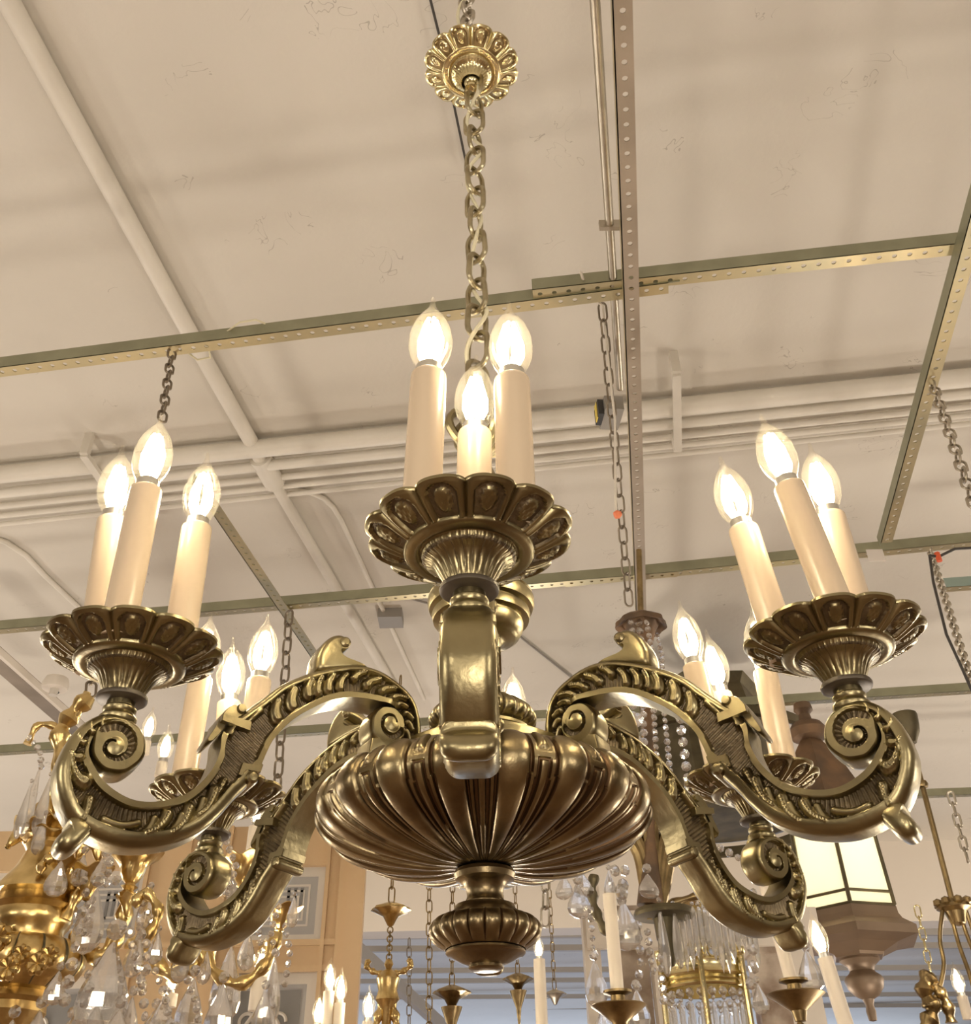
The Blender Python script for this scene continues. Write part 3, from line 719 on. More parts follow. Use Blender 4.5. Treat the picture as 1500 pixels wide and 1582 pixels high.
bx=MB();bx.box((-.06,-.06,-.05),(.06,.06,0));o=bx.obj('ceiling_box',['greyb'],None,False);o.location=atz(604,948,CZ);tag(o,'square grey junction box on the ceiling left of the ringed column cup','junction box')
# steel suspension wire behind the canopy
pipe('ceiling_cable',[atz(655,-40,CZ-.02),atz(680,60,CZ-.02),atz(722,262,CZ-.02)],.0035,'wire','thin dark cable on the ceiling passing behind the canopy','cable',6)
# track fixture lower left
mb=MB();a,b2=atz(-40,985,RZ+.1),atz(150,1152,RZ+.1);mb.bar(a,b2,.075,.05,0);mb.bar(a+Vector((.05,0,-.01)),b2+Vector((.05,0,-.01)),.02,.03,1)
tag(mb.obj('light_track',['railc','white'],None,False),'brown lighting track at the left edge below the left cup','lighting track')
mb=MB();mb.lathe([(0,.03),(.05,.03),(.06,0),(.055,-.02),(0,-.022)],32,0);mb.lathe([(.0,-.05),(.018,-.05),(.02,-.02),(0,-.02)],20,1);mb.lathe([(0,-.023),(.02,-.0235),(.021,-.02)],20,2,Matrix.Translation((-.01,.03,0)))
o=mb.obj('ceiling_sensor',['white','panell','black'],None);o.location=atz(86,1058,RZ+.05);tag(o,'small white round fixture with a dark eye beside the brown track','ceiling fixture')
# ------------------------------------------------------------------ hanging chains of the neighbours
def chain_line(a,b,L,W,r,mat,label,sag=0,name='hanging_chain'):
    g_='chains of neighbouring fixtures'
    a=Vector(a);b=Vector(b);n=max(2,int((b-a).length/(L-2.1*r)));mb=MB()
    P=[]
    for i in range(n+1):
        t=i/n;p=a.lerp(b,t);p.z-=sag*math.sin(PI*t);P.append(p)
    for i in range(n):
        mb.link((P[i]+P[i+1])/2,(P[i+1]-P[i]).length+2.1*r,W,r,(PI/2)*(i%2)+.5,5,0,P[i+1]-P[i])
    return tag(mb.obj(name,[mat]),label,'chain',g_)
chain_line(atz(266,542,RZ),atz(250,650,1.62),.040,.022,.0035,'ironch','dark chain hanging from the rail behind the tallest left bulb')
pipe('loop_wire',[atz(p[0],p[1],1.95) for p in ((275,545),(300,525),(322,535),(325,552),(305,556),(290,545))],.003,'cord','twist of pale wire on the rail at the left','wire',6)
pipe('loop_wire',[atz(p[0],p[1],1.96) for p in ((340,520),(370,498),(395,494),(410,500))],.003,'cord','loose loop of pale wire above the left rail','wire',6)
pipe('loop_wire',[atz(p[0],p[1],1.95) for p in ((897,420),(902,435),(915,460),(928,470))],.004,'wwire','pale wire looped over the rail above the dangling chain','wire',6)
YS=2.35
chain_line(at(930,470,2.0),at(972,935,YS+.25),.052,.026,.0032,'ironch','long dark chain hanging beside the conduit to the tin canopy')
wc=pipe('hanging_cable',[at(p[0],p[1],2.05) for p in ((931,470),(940,560),(950,650),(951,780))]+[at(952,790,2.05)],.0035,'wwire','white cord with an orange tip hanging beside the dark chain','cord',6)
mb=MB();mb.lathe([(0,0),(.009,.003),(.011,.012),(.006,.02),(0,.021)],10);o=mb.obj('orange_tip',['pinkred'],wc);o.location=at(948,797,2.05);o.rotation_euler=(0,1.2,0)
chain_line(atz(1440,590,1.9),at(1512,800,1.9),.05,.026,.0035,'steel','pale chain hanging from the slanting rail at the right edge')
chain_line(atz(1437,850,1.9),at(1500,1052,2.6),.035,.022,.0035,'steel','pale chain leaning down below the second rail at the right edge')
pipe('black_cable',[at(p[0],p[1],2.55) for p in ((1436,858),(1442,900),(1462,980),(1485,1030),(1505,1075))],.004,'wire','black cord running down beside the pale chain at the right edge','cord',6)
bc=pipe('black_cable',[at(p[0],p[1],2.5) for p in ((1436,858),(1450,860),(1475,848),(1510,846))],.004,'wire','black cord branching to the right under the second rail','cord',6)
mb=MB();mb.lathe([(0,0),(.008,.002),(.008,.03),(0,.034)],8);o=mb.obj('wire_nut',['red'],bc);o.location=at(1452,868,2.5)
mb=MB();mb.box((-.03,-.001,-.025),(.03,.001,.025));o=mb.obj('price_tag',['paper'],None,False);o.location=atz(1353,858,1.9);tag(o,'small white tag hanging from the second rail','tag')
chain_line(at(447,945,2.6),at(428,1225,2.6),.05,.026,.0035,'ironch','dark chain hanging down behind the left rear candles')
chain_line(at(1468,1225,2.3),at(1495,1330,2.3),.03,.013,.0028,'steel','pale twisted chain at the right edge beside the rod')
# ------------------------------------------------------------------ generic bits for the neighbours
def rel(px,py,Y,o): return at(px,py,Y)-Vector(o)
def pear(mb,c,h,w,th=.42,n=8,mat=0,yaw=0,top=True):
    """faceted drop, tip up; c = top point"""
    pr=[(.02,0),(.10,-.07),(.20,-.20),(.35,-.38),(.47,-.57),(.50,-.72),(.43,-.86),(.24,-.96),(.02,-1.)]
    mx=Matrix.Translation(c)@Matrix.Rotation(yaw,4,'Z')@Matrix.Diagonal((w,w*th,h,1))
    mb.lathe(pr,n,mat,mx)
def bead(mb,c,r,mat=0,yaw=0,n=8):
    mx=Matrix.Translation(c)@Matrix.Rotation(yaw,4,'Z')@Matrix.Rotation(PI/2,4,'X')
    mb.lathe([(0,-.5*r),(.45*r,-.5*r),(r,-.12*r),(r,.12*r),(.45*r,.5*r),(0,.5*r)],n,mat,mx)
def beads(root,pts,r,name='bead_string',o=None,mat='crys'):
    mb=MB();P=[rel(*p,o) if o is not None else Vector(p) for p in pts]
    tot=0;acc=[0]
    for i in range(1,len(P)): tot+=(P[i]-P[i-1]).length;acc.append(tot)
    n=max(1,int(tot/(2.15*r)))
    for k in range(n+1):
        s=tot*k/max(1,n);i=max(j for j in range(len(P)) if acc[j]<=s+1e-9);i=min(i,len(P)-2)
        q=P[i].lerp(P[i+1],(s-acc[i])/max(1e-9,acc[i+1]-acc[i]));bead(mb,q,r*random.uniform(.85,1.05),0,random.uniform(-.6,.6))
    return part(mb,name,[mat],root,smooth=False)
def drop(root,px,py,Y,h,w,o,th=.42,name='crystal_drop',yaw=None):
    mb=MB();p=rel(px,py,Y,o);pear(mb,p,h,w,th,12,0,random.uniform(-.5,.5) if yaw is None else yaw);bead(mb,p+Vector((0,0,w*.22)),w*.2)
    return part(mb,name,['crys'],root,smooth=False)
def spear(root,p,h,w,name='crystal_spear',mat='crys'):
    mb=MB();mb.lathe([(.02*w,0),(.3*w,-.04*h),(.42*w,-.10*h),(.5*w,-.78*h),(.02*w,-h)],6,0,Matrix.Translation(p)@Matrix.Diagonal((1,.6,1,1)));bead(mb,Vector(p)+Vector((0,0,w*.35)),w*.35)
    return part(mb,name,[mat],root,smooth=False)
def mini_candle(root,p,hs,rs,Lb,lit=True,mat='sleevew',lean=0.,pw=.35):
    """sleeve standing from p upward with a flame bulb"""
    mb=MB();mb.lathe([(0,0),(rs,0),(rs,hs),(rs*.8,hs),(0,hs)],20);o=part(mb,'candle_sleeve',[mat],root,tuple(p));o.rotation_euler=(0,lean,0)
    mb=MB();k=Lb/.092;mb.lathe([(a_*k,z*k) for a_,z in prof],20,0);mb.lathe([(0,-.006*k),(.0105*k,-.006*k),(.0108*k,.009*k),(0,.009*k)],16,2)
    for q in range(4):
        a=q*PI/2;mb.tube([(.005*k*math.cos(a),.005*k*math.sin(a),.0175*k),(.0070*k*math.cos(a),.0070*k*math.sin(a),.034*k),(.0036*k*math.cos(a),.0036*k*math.sin(a),.0585*k)],[.0035*k,.0042*k,.0025*k],6,1)
    b=part(mb,'light_bulb',['glass','fil','collar'],root,(p[0]+hs*math.sin(lean),p[1],p[2]+hs*math.cos(lean)));b.rotation_euler=(0,lean,0)
    if lit:
        w=root.matrix_world if False else None
        L_=root.location+Vector(b.location)+Vector((0,0,.035*k));lamps.append(lamp(L_,pw,.012,WARM))
def cup(mb,p,r,h,mat=0,n=24,petals=6):
    """leafy candle cup, flared with wavy lip; p = bottom"""
    pr=[(.12,0),(.22,.05),(.18,.12),(.30,.22),(.42,.40),(.46,.55),(.55,.68),(.80,.86),(1.,.96),(.96,1.0),(.70,.92),(.3,.8),(0,.8)]
    V=[];m=len(pr);nn=petals*8
    for i,(a,z) in enumerate(pr):
        for j in range(nn):
            th=2*PI*j/nn;wv=1+.10*math.cos(th*petals)*(a>.5)+.05*abs(math.sin(th*petals/1.))*(a<.5)
            V.append((r*a*wv*math.cos(th),r*a*wv*math.sin(th),h*z+h*.08*math.cos(th*petals)*(a>.7)))
    mb.grid(V,m,nn,mat,True,Matrix.Translation(p))
def leafy(mb,pts,r,mat=0,seed=0):
    """curved branch with small leaf swellings"""
    P=[Vector(tuple(p)) for p in cat_rom(pts,6)];n=len(P)
    mb.tube(P,[r*(1+.28*math.sin(i*1.35+seed)) for i in range(n)],10,mat)
exec_bits=True
# ------------------------------------------------------------------ gilt crystal chandelier, lower left
YG=1.95
og=at(45,1440,YG)
G=empty('crystal_chandelier',og,'gilt bronze chandelier hung with large clear crystal drops, cut off at the lower left corner','chandelier')
def gz(py): return (at(45,py,YG)-og).z
mb=MB()
mb.lathe([(.010,gz(1275)),(.040,gz(1290)),(.046,gz(1310)),(.040,gz(1318)),(.052,gz(1345)),(.076,gz(1375)),(.078,gz(1383)),(.066,gz(1388)),(.070,gz(1398)),(.074,gz(1402)),(.066,gz(1410)),(.070,gz(1422)),(.066,gz(1432)),(.060,gz(1440)),(.060,gz(1452))],48)
fluted(mb,[tuple(p) for p in cat_rom([(.060,gz(1452)),(.090,gz(1458)),(.105,gz(1475)),(.108,gz(1492)),(.100,gz(1508)),(.085,gz(1520)),(.070,gz(1530))],3)],14,.006,gz(1530),gz(1455))
mb.lathe([(.070,gz(1530)),(.062,gz(1534)),(.066,gz(1545)),(.058,gz(1552)),(.060,gz(1565)),(.050,gz(1580)),(.030,gz(1610)),(.0,gz(1625))],48)
for k,(r_,h_) in enumerate(((.062,.060),(.048,.075))):
    cup(mb,Vector((0,0,gz(1345)+.012*k)),r_,h_,0,24,8)
part(mb,'body',['gilt','bronze'],G)
for (x0,y0,r) in ((0,1450,.03),(60,1490,.024),(78,1478,.022),(15,1497,.026),(35,1475,.02)):
    mb=MB();q=rel(x0,y0,YG-.10,og);nn=10
    for k in range(7):
        a=k*2*PI/7;mb.lathe([(0,.9*r),(.25*r,.75*r),(.34*r,.3*r),(.18*r,0)],8,0,Matrix.Translation(q)@Matrix.Rotation(a,4,'Y')@Matrix.Rotation(.5,4,'X'))
    part(mb,'rosette',['gilt'],G)
# big acanthus stem rising up to the left of the cup
mb=MB();leafy(mb,[rel(58,1345,YG,og),rel(52,1290,YG,og),rel(75,1240,YG,og),rel(100,1195,YG,og),rel(92,1140,YG,og),rel(110,1105,YG,og),rel(140,1075,YG,og)],.017);part(mb,'stem_scroll',['gilt'],G)
mb=MB();leafy(mb,[rel(95,1230,YG,og),rel(85,1180,YG,og),rel(92,1130,YG,og),rel(60,1120,YG,og),rel(42,1150,YG,og)],.007,0,1);leafy(mb,[rel(92,1130,YG,og),rel(120,1100,YG,og),rel(135,1070,YG,og)],.010,0,2);part(mb,'leaf_spray',['gilt'],G)
for i,(pts,r) in enumerate(((((115,1440),(150,1478),(185,1440),(195,1390),(200,1370)),.013),(((100,1420),(120,1380),(130,1360)),.010),
    (((200,1455),(230,1475),(262,1505),(300,1495),(330,1440)),.011),(((300,1440),(330,1500),(370,1520),(410,1490),(430,1440)),.010),(((60,1350),(70,1330),(90,1325)),.008),(((205,1400),(225,1380),(245,1410),(225,1455)),.009))):
    mb=MB();leafy(mb,[rel(x,y,YG-.02*i,og) for x,y in pts],r,0,i);part(mb,'branch',['gilt'],G)
for i,(px,py,r,h) in enumerate(((200,1372,.048,.060),(88,1380,.034,.060),(133,1392,.036,.055),(372,1372,.040,.055),(431,1440,.036,.040))):
    mb=MB();cup(mb,rel(px,py,YG-.02*(i%3),og),r,h);part(mb,'candle_cup',['gilt'],G)
mb=MB()
for px in (190,150,125): 
    mb.lathe([(0,0),(.016,.004),(.018,.03),(.012,.045),(0,.05)],12,0,Matrix.Translation(rel(px,1308,YG+.05,og)))
part(mb,'pine_finials',['gilt'],G)
mini_candle(G,rel(385,1350,YG+.02,og),.085,.012,.06,False)
# arm candles seen through the big chandelier
mini_candle(G,rel(247,1200,YG+.15,og),.03,.012,.085,True)
mini_candle(G,rel(222,1165,YG+.35,og),.03,.012,.085,True)
mini_candle(G,rel(260,1556,YG,og),.02,.013,.055,True)
mini_candle(G,rel(395,1562,YG-.05,og),.05,.013,.055,True)
mini_candle(G,rel(405,1510,YG,og),.01,.011,.06,True)
for (px,py,h,w) in ((150,1372,.105,.062),(130,1320,.055,.036),(176,1455,.135,.085),(133,1540,.09,.06),(62,1560,.06,.05),(232,1375,.062,.032),(358,1462,.115,.052),(425,1480,.10,.034),(300,1510,.09,.045),(255,1540,.06,.04),(205,1540,.07,.04),(330,1560,.06,.04),(62,1185,.13,.022),(78,1200,.11,.024),(150,1555,.05,.04),(20,1575,.05,.05),(420,1560,.06,.03),(455,1385,.05,.02),(283,1570,.05,.03),(110,1575,.05,.045)):
    drop(G,px,py,YG-.10+.05*random.random(),h,w,og)
for pts,r in ((((125,1410),(118,1450),(112,1485),(106,1515),(100,1545)),.0105),(((190,1430),(193,1440),(225,1445),(228,1490),(220,1520)),.0085),(((45,1140),(62,1160),(64,1185)),.006),(((135,1505),(140,1520),(130,1550)),.008),(((350,1300),(365,1340),(350,1380)),.007),(((345,1450),(352,1430),(360,1400)),.006),(((425,1470),(418,1440),(430,1400)),.006),(((240,1500),(255,1540),(262,1580)),.007),(((168,1330),(175,1345),(180,1360)),.009)):
    beads(G,[(x,y,YG-.12) for x,y in pts],r,o=og)
chain_line(at(140,1075,YG),at(150,880,YG+.1),.04,.02,.003,'ironch','gilt-side chain hidden mostly behind the left cup')
# leaf husks on the stem and branches, more drops and swags
for i,(px,py,r,h,tx) in enumerate(((78,1262,.020,.050,.3),(96,1225,.018,.045,-.4),(104,1180,.017,.040,.5),(118,1330,.022,.040,-.2),(152,1335,.020,.045,.2),(196,1420,.018,.040,0),(262,1500,.016,.034,.8),(330,1500,.016,.034,-.6),(402,1492,.016,.034,.7),(30,1300,.026,.055,-.3),(10,1310,.026,.055,-.5),(60,1310,.024,.05,.2))):
    mb=MB();cup(mb,Vector((0,0,0)),r,h,0,24,5);o=part(mb,'leaf_husk',['gilt'],G,rel(px,py,YG-.015*(i%3),og));o.rotation_euler=(.2,tx,i)
for (px,py,h,w) in ((95,1330,.06,.04),(160,1325,.05,.03),(215,1440,.07,.04),(245,1440,.05,.026),(150,1500,.08,.05),(185,1560,.06,.05),(285,1455,.06,.034),(345,1520,.08,.045),(385,1440,.06,.03),(410,1530,.07,.036),(320,1470,.05,.028),(240,1560,.05,.04),(92,1500,.05,.035),(48,1210,.10,.020),(70,1260,.07,.024)):
    drop(G,px,py,YG-.12+.06*random.random(),h,w,og)
for pts,r in ((((130,1360),(135,1400),(128,1440)),.008),(((215,1380),(228,1410),(240,1440)),.007),(((205,1460),(215,1500),(222,1545),(225,1590)),.0085),(((285,1500),(300,1540),(310,1590)),.007),(((390,1400),(398,1430),(405,1470)),.006),(((440,1430),(448,1470),(440,1520)),.006),(((160,1290),(170,1330),(165,1365)),.008)):
    beads(G,[(x,y,YG-.10) for x,y in pts],r,o=og)
# ------------------------------------------------------------------ pine door leaf with etched panes
YD=3.3
od=at(270,1582,YD);od=Vector((od.x,YD,0))
Dr=empty('panelled_door',od,'tall honey pine door leaf with grey etched glass panes behind the gilt chandelier','door')
def drc(px,py): 
    v=at(px,py,YD)-od;return v.x,v.z
xR=drc(549,1500)[0];xL=drc(-140,1500)[0];zT=drc(300,1283)[1]
xs=[xL,drc(-60,1500)[0],drc(108,1500)[0],drc(255,1500)[0],drc(338,1500)[0]+.0,drc(495,1500)[0],xR]
zz=[drc(300,1500)[1]-.02,drc(300,1462)[1]]
ztop=drc(300,1320)[1];zm0=drc(480,1500)[1];zm1=drc(480,1460)[1]
mb=MB()
for a,b2 in ((xL,drc(-90,1500)[0]),(drc(205,1500)[0],drc(335,1500)[0]),(drc(495,1500)[0],xR)): mb.box((a,-.03,0),(b2,.03,zT))
for z0_,z1_ in ((zT-.12,zT),(zm0,zm1),(1.0,1.15),(0,.2)): mb.box((xL,-.028,z0_),(xR,.028,z1_))
part(mb,'door_frame',['wood'],Dr,smooth=False)
mb=MB()
for x in (drc(205,1500)[0],drc(268,1500)[0],drc(333,1500)[0],drc(497,1500)[0],xR-.02): mb.box((x-.006,-.042,0),(x+.006,-.028,zT))
mb.box((xR-.06,-.05,0),(xR+.012,-.028,zT));mb.box((xR-.035,-.062,0),(xR+.02,-.03,zT))
for z_ in (zm0,zm1): mb.box((xL,-.040,z_-.008),(xR,-.028,z_+.008))
part(mb,'door_moulding',['wood'],Dr,smooth=False)
def pane(x0,x1,z0_,z1_,kind):
    mb=MB();mb.box((x0,-.004,z0_),(x1,.004,z1_),0)
    y=-.0055;t=.006
    def fr(i,o_=.0,mat=1,tt=t):
        a,b2,c2,d2=x0+i,x1-i,z0_+i,z1_-i
        for lo,hi in (((a,c2),(b2,c2+tt)),((a,d2-tt),(b2,d2)),((a,c2+tt),(a+tt,d2-tt)),((b2-tt,c2+tt),(b2,d2-tt))): mb.box((lo[0],y,lo[1]),(hi[0],y+.0015,hi[1]),mat)
    if kind=='key':
        fr(.0,0,1,.028)
        for i in (.05,.066,.082): fr(i)
        for cx in (x0+.06,x1-.12):
            for k in range(3): mb.box((cx+k*.02,y,z1_-.14+.01*k),(cx+k*.02+.009,y+.0015,z1_-.06),2)
    else:
        fr(.0,0,1,.035);mb.box((x0+.05,y,z0_),(x1-.05,y+.001,z1_-.05),2)
        cx=(x0+x1)/2
        for s_ in (-1,1):
            pts=[(cx+s_*(.02+.05*math.sin(u*PI)),y-.002,z1_-.30+.20*u) for u in np.linspace(0,1,12)]
            mb.tube(pts,.006,6,1)
            pts=[(cx+s_*.045+.022*math.cos(a),y-.002,z1_-.13+.022*math.sin(a)) for a in np.linspace(0,5,14)];mb.tube(pts,.005,6,1)
        mb.tube([(cx,y-.002,z1_-.4),(cx,y-.002,z1_-.12)],.005,6,1)
    return part(mb,'etched_pane',['panelg','panell','paned'],Dr,smooth=False)
for x0,x1 in ((drc(-88,1500)[0],drc(205,1500)[0]),(drc(335,1500)[0],drc(495,1500)[0])):
    pane(x0,x1,zm1,zT-.12,'key');pane(x0,x1,1.15,zm0,'scroll')
# ------------------------------------------------------------------ right crystal chandelier with leaf crown
YR=YS
orr=at(1010,1400,YR)
Rc=empty('crystal_chandelier',orr,'tall crystal basket chandelier with rusty tin canopy and bead swags, behind the right arms','chandelier')
def P_(px,py,dy=0): return rel(px,py,YR+dy,orr)
mb=MB();V_=P_(990,965);
nn=48;pr=[(.0,.030),(.022,.030),(.045,.022),(.068,.006),(.070,-.010),(.064,-.008),(.050,.0),(.038,-.022),(.03,-.05),(.018,-.07),(0,-.072)]
VV=[]
for a,z in pr:
    for j in range(nn):
        th=2*PI*j/nn;wv=1+.05*math.cos(8*th)*(a>.04);VV.append((a*1.0*wv*math.cos(th),a*wv*math.sin(th),z))
mb.grid(VV,len(pr),nn,0,True,Matrix.Translation(V_)@Matrix.Scale(.92,4));part(mb,'tin_canopy',['rust'],Rc)
mb=MB();mb.tube([P_(987,850),P_(990,950)],.008,10);part(mb,'stem',['dkbrass'],Rc)
mb=MB();mb.tube([P_(1000,1020),P_(1005,1290)],.012,12);mb.tube([P_(1005,1280),P_(1005,1400)],[.012,.03],12);part(mb,'inner_rod',['rust'],Rc)
for s_,x in ((0,985),(1,1030),(2,1000),(3,1012)):
    dy=(-.05,-.04,-.08,.03)[s_]
    beads(Rc,[P_(975+12*s_,962,dy),P_(980+14*s_,1010,dy),P_(978+16*s_,1100,dy),P_(975+22*s_,1250,dy)],.010 if s_<2 else .008)
beads(Rc,[P_(984,1080,-.12),P_(983,1180,-.12)],.019)
beads(Rc,[P_(1050,1110,-.06),P_(1062,1200,-.06),P_(1070,1265,-.06),P_(1100,1320,-.06)],.013)
beads(Rc,[P_(1078,1280,-.05),P_(1095,1300,-.05),P_(1140,1325,-.05)],.009)
# palm leaf crown
mb=MB()
for k in range(7):
    a=(k-3)/3;pts=[P_(1012+8*a,1420),P_(1012+16*a,1370),P_(1012+26*a,1320),P_(1012+52*a,1268+16*abs(a))]
    Pp=cat_rom(pts,4);mb.tube([Vector(tuple(p)) for p in Pp],[.006+.007*math.sin(PI*i/len(Pp)) for i in range(len(Pp))],8)
part(mb,'palm_leaf_crown',['dkbrass'],Rc)
mb=MB();mb.lathe([(0,.008),(.062,.008),(.066,0),(.064,-.006),(.025,-.010),(.022,-.05),(.016,-.06),(.018,-.085),(.010,-.10),(0,-.104)],40,0,Matrix.Translation(P_(1026,1412)));part(mb,'plateau',['bronze'],Rc)
mb=MB();leafy(mb,[P_(918,1352,-.03),P_(915,1385,-.03),P_(925,1420,-.03),P_(945,1445,-.03),P_(975,1440,-.03)],.010);part(mb,'arm_scroll',['bronze'],Rc)
mb=MB();leafy(mb,[P_(1090,1380,.05),P_(1040,1395,.05),P_(1010,1410,.05)],.008);part(mb,'arm_scroll',['dkbrass'],Rc)
mb=MB();mb.tube([P_(1120,1350,.08),P_(1100,1420,.08)],.005,8);mb.lathe([(0,0),(.045,.004),(.05,.012),(0,.014)],24,0,Matrix.Translation(P_(1055,1409,.1)));part(mb,'gallery_ring',['polbrass'],Rc)
for px,py,h,w,dy in ((893,1368,.066,.058,-.06),(900,1350,.05,.045,-.04),(962,1392,.095,.066,-.08),(918,1485,.082,.050,-.08),(983,1530,.070,.046,-.09),(1000,1350,.05,.05,-.07),(940,1345,.06,.03,-.05),(1018,1395,.14,.028,-.05),(1040,1400,.12,.026,-.04),(1245,1468,.075,.050,-.12),(1170,1520,.055,.034,-.05),(870,1352,.05,.04,-.05),(1165,1385,.06,.04,-.02),(930,1560,.05,.04,-.06)):
    drop(Rc,px,py,YR+dy,h,w,orr)
for pts,r in ((((912,1405),(915,1450),(917,1480)),.0075),(((955,1440),(952,1490),(955,1540),(950,1575)),.0095),(((985,1430),(990,1480),(985,1525)),.009),(((1020,1480),(1022,1510),(1025,1545)),.0085),(((1000,1440),(1005,1480),(1010,1500)),.008),(((1160,1440),(1165,1490),(1160,1520)),.013),(((950,1345),(958,1375)),.014),(((965,1345),(960,1390)),.013),(((1230,1400),(1238,1440),(1245,1465)),.009)):
    beads(Rc,[P_(x,y,-.07) for x,y in pts],r)
for k in range(14): spear(Rc,P_(1042+9*k,1405+6*math.cos(k*.9),-.02+.03*math.sin(k*1.7)),.10+.02*math.sin(k),.013)
# gilt crown lantern with prisms
oc=at(1085,1510,YR+.25)
Cr=empty('crown_chandelier',oc,'small brass crown chandelier with a pierced band and hanging prisms below the crystal basket','chandelier')
def Q_(px,py,dy=0): return rel(px,py,YR+.25+dy,oc)
zt,zb_=Q_(1085,1490).z,Q_(1085,1532).z;R_=.098
mb=MB();mb.lathe([(R_*.97,zb_),(R_,zb_+.004),(R_*.97,zb_+.010),(R_*1.03,zb_+.014),(R_*.98,zb_+.020),(R_*1.04,zb_+.026),(R_,zb_+.032),(R_,zt-.012),(R_*1.02,zt-.006),(R_*.99,zt),(R_*.95,zt),(R_*.93,zb_)],64)
for k in range(26):
    a=k*2*PI/26;mb.link((R_*math.cos(a),R_*math.sin(a),zt+.012),.026,.018,.0026,a+PI/2,5)
    mb.lathe([(0,.03),(.004,.026),(.004,.018),(0,.016)],6,0,Matrix.Translation((R_*math.cos(a),R_*math.sin(a),zt)))
part(mb,'crown_band',['polbrass'],Cr)
for k in range(6):
    a=k*PI/3+.35;mb=MB();x,y=R_*1.08*math.cos(a),R_*1.08*math.sin(a);mb.tube([(x,y,zb_-.16),(x,y,zt+.004)],.0065,8);mb.lathe([(0,.012),(.010,.010),(.011,0),(.008,-.006),(0,-.006)],12,0,Matrix.Translation((x,y,zt+.012)));part(mb,'post',['polbrass'],Cr)
for k in range(24):
    a=k*2*PI/24;p=Vector((R_*.96*math.cos(a),R_*.96*math.sin(a),zb_-.014));mb=MB();bead(mb,p,.0095);part(mb,'crystal_bead',['crys'],Cr,smooth=False)
    spear(Cr,p+Vector((0,0,-.018)),.12,.015,'prism')
chain_line(at(1085,1390,YR+.25),at(1088,1495,YR+.25),.03,.016,.002,'polbrass','thin brass chain above the crown chandelier, seen through the crystals')
# brass candle arms between crystals
for (px,py,w,lab) in ((957,1568,.05,'brass drip dish with a white candle sleeve under the crystal basket'),(1232,1550,.052,'brass drip dish and tall white sleeve right of the crown chandelier')):
    o_=at(px,py,2.05);e=empty('candle_lamp',o_,lab,'candle lamp');mb=MB();mb.lathe([(0,-.03),(.01,-.028),(.014,-.012),(w*.7,.004),(w,.014),(w*.96,.016),(.018,.008),(.014,.012),(.013,.03),(.026,.034),(.026,.038),(.012,.038),(0,.04)],32);part(mb,'drip_dish',['dkbrass'],e)
    mb=MB();mb.tube([(0,0,-.03),(-.04,0,-.10),(-.12,0,-.13)],.006,8);part(mb,'branch',['dkbrass'],e)
    mb=MB();mb.lathe([(0,.035),(.012,.035),(.0125,.20),(0,.20)],20);o=part(mb,'candle_sleeve',['sleevew'],e);o.rotation_euler=(0,-.1,0) if px>1000 else (0,0,0)
# ------------------------------------------------------------------ lantern
YL=1.75
ol=at(1318,1440,YL)
Ln=empty('hanging_lantern',ol,'six-sided bronze lantern with lit milky glass panes hanging under the right scroll','lantern')
def lz(py): return (at(1318,py,YL)-ol).z
zt,zb2=lz(1268)+.02,lz(1412)
r0,r1_=.072,.078
def hexr(r,z,n=6,ph=math.radians(-104)): return [(r*math.cos(2*PI*k/n+ph),r*math.sin(2*PI*k/n+ph),z) for k in range(n)]
T_,B_=hexr(r0,zt),hexr(r1_,zb2)
for k in range(6):
    k2=(k+1)%6;mb=MB();th=.0015
    q=[B_[k],B_[k2],T_[k2],T_[k]];c0_=Vector((0,0,0))
    nrm=(Vector(B_[k])+Vector(B_[k2]));nrm.z=0;nrm.normalize()
    V=[tuple(Vector(p)) for p in q]+[tuple(Vector(p)-nrm*th*2) for p in q]
    mb.add(V,[(0,1,2,3),(7,6,5,4),(0,4,5,1),(1,5,6,2),(2,6,7,3),(3,7,4,0)]);part(mb,'glass_pane',['milk'],Ln,smooth=False)
mb=MB()
for k in range(6): mb.tube([B_[k],T_[k]],.0034,6)
for z,r in ((zb2,r1_),(zb2+.019,r1_*.995),(zt,r0)):
    h_=hexr(r,z);mb.tube(h_,.0024,6,0,True)
part(mb,'frame',['bronze'],Ln)
mb=MB()
def hexloft(prf,mat=0):
    V=[]
    for r,z in prf: V+=hexr(r,z)
    mb.grid(V,len(prf),6,mat,True)
hexloft([(r1_,zb2),(r1_*1.03,zb2-.003),(r1_*1.04,zb2-.012),(r1_*1.10,zb2-.020),(r1_*1.28,zb2-.029),(r1_*1.34,zb2-.032),(r1_*1.34,zb2-.044),(r1_*1.18,zb2-.046),(r1_*.9,zb2-.050),(r1_*.56,zb2-.060),(r1_*.52,zb2-.064),(.001,zb2-.064)])
part(mb,'base_tray',['lanternb'],Ln,smooth=False)
mb=MB();zb3=zb2-.064
mb.lathe([(.040,zb3+.002),(.042,zb3-.004),(.034,zb3-.010),(.028,zb3-.014),(.025,zb3-.022),(.028,zb3-.026),(.037,zb3-.032),(.040,zb3-.038),(.036,zb3-.052),(.024,zb3-.064),(.012,zb3-.070),(.008,zb3-.080),(.010,zb3-.09),(.008,zb3-.105),(0,zb3-.107)],36);mb.v=[(x*.74,y*.74,zb3+(z-zb3)*.8) for x,y,z in mb.v];part(mb,'finial',['lanternb'],Ln)
mb=MB()
hexloft([(r0*1.15,zt-.004),(r0*1.18,zt+.004),(r0*.95,zt+.03),(r0*.70,zt+.07),(r0*.45,zt+.10),(r0*.25,zt+.12)])
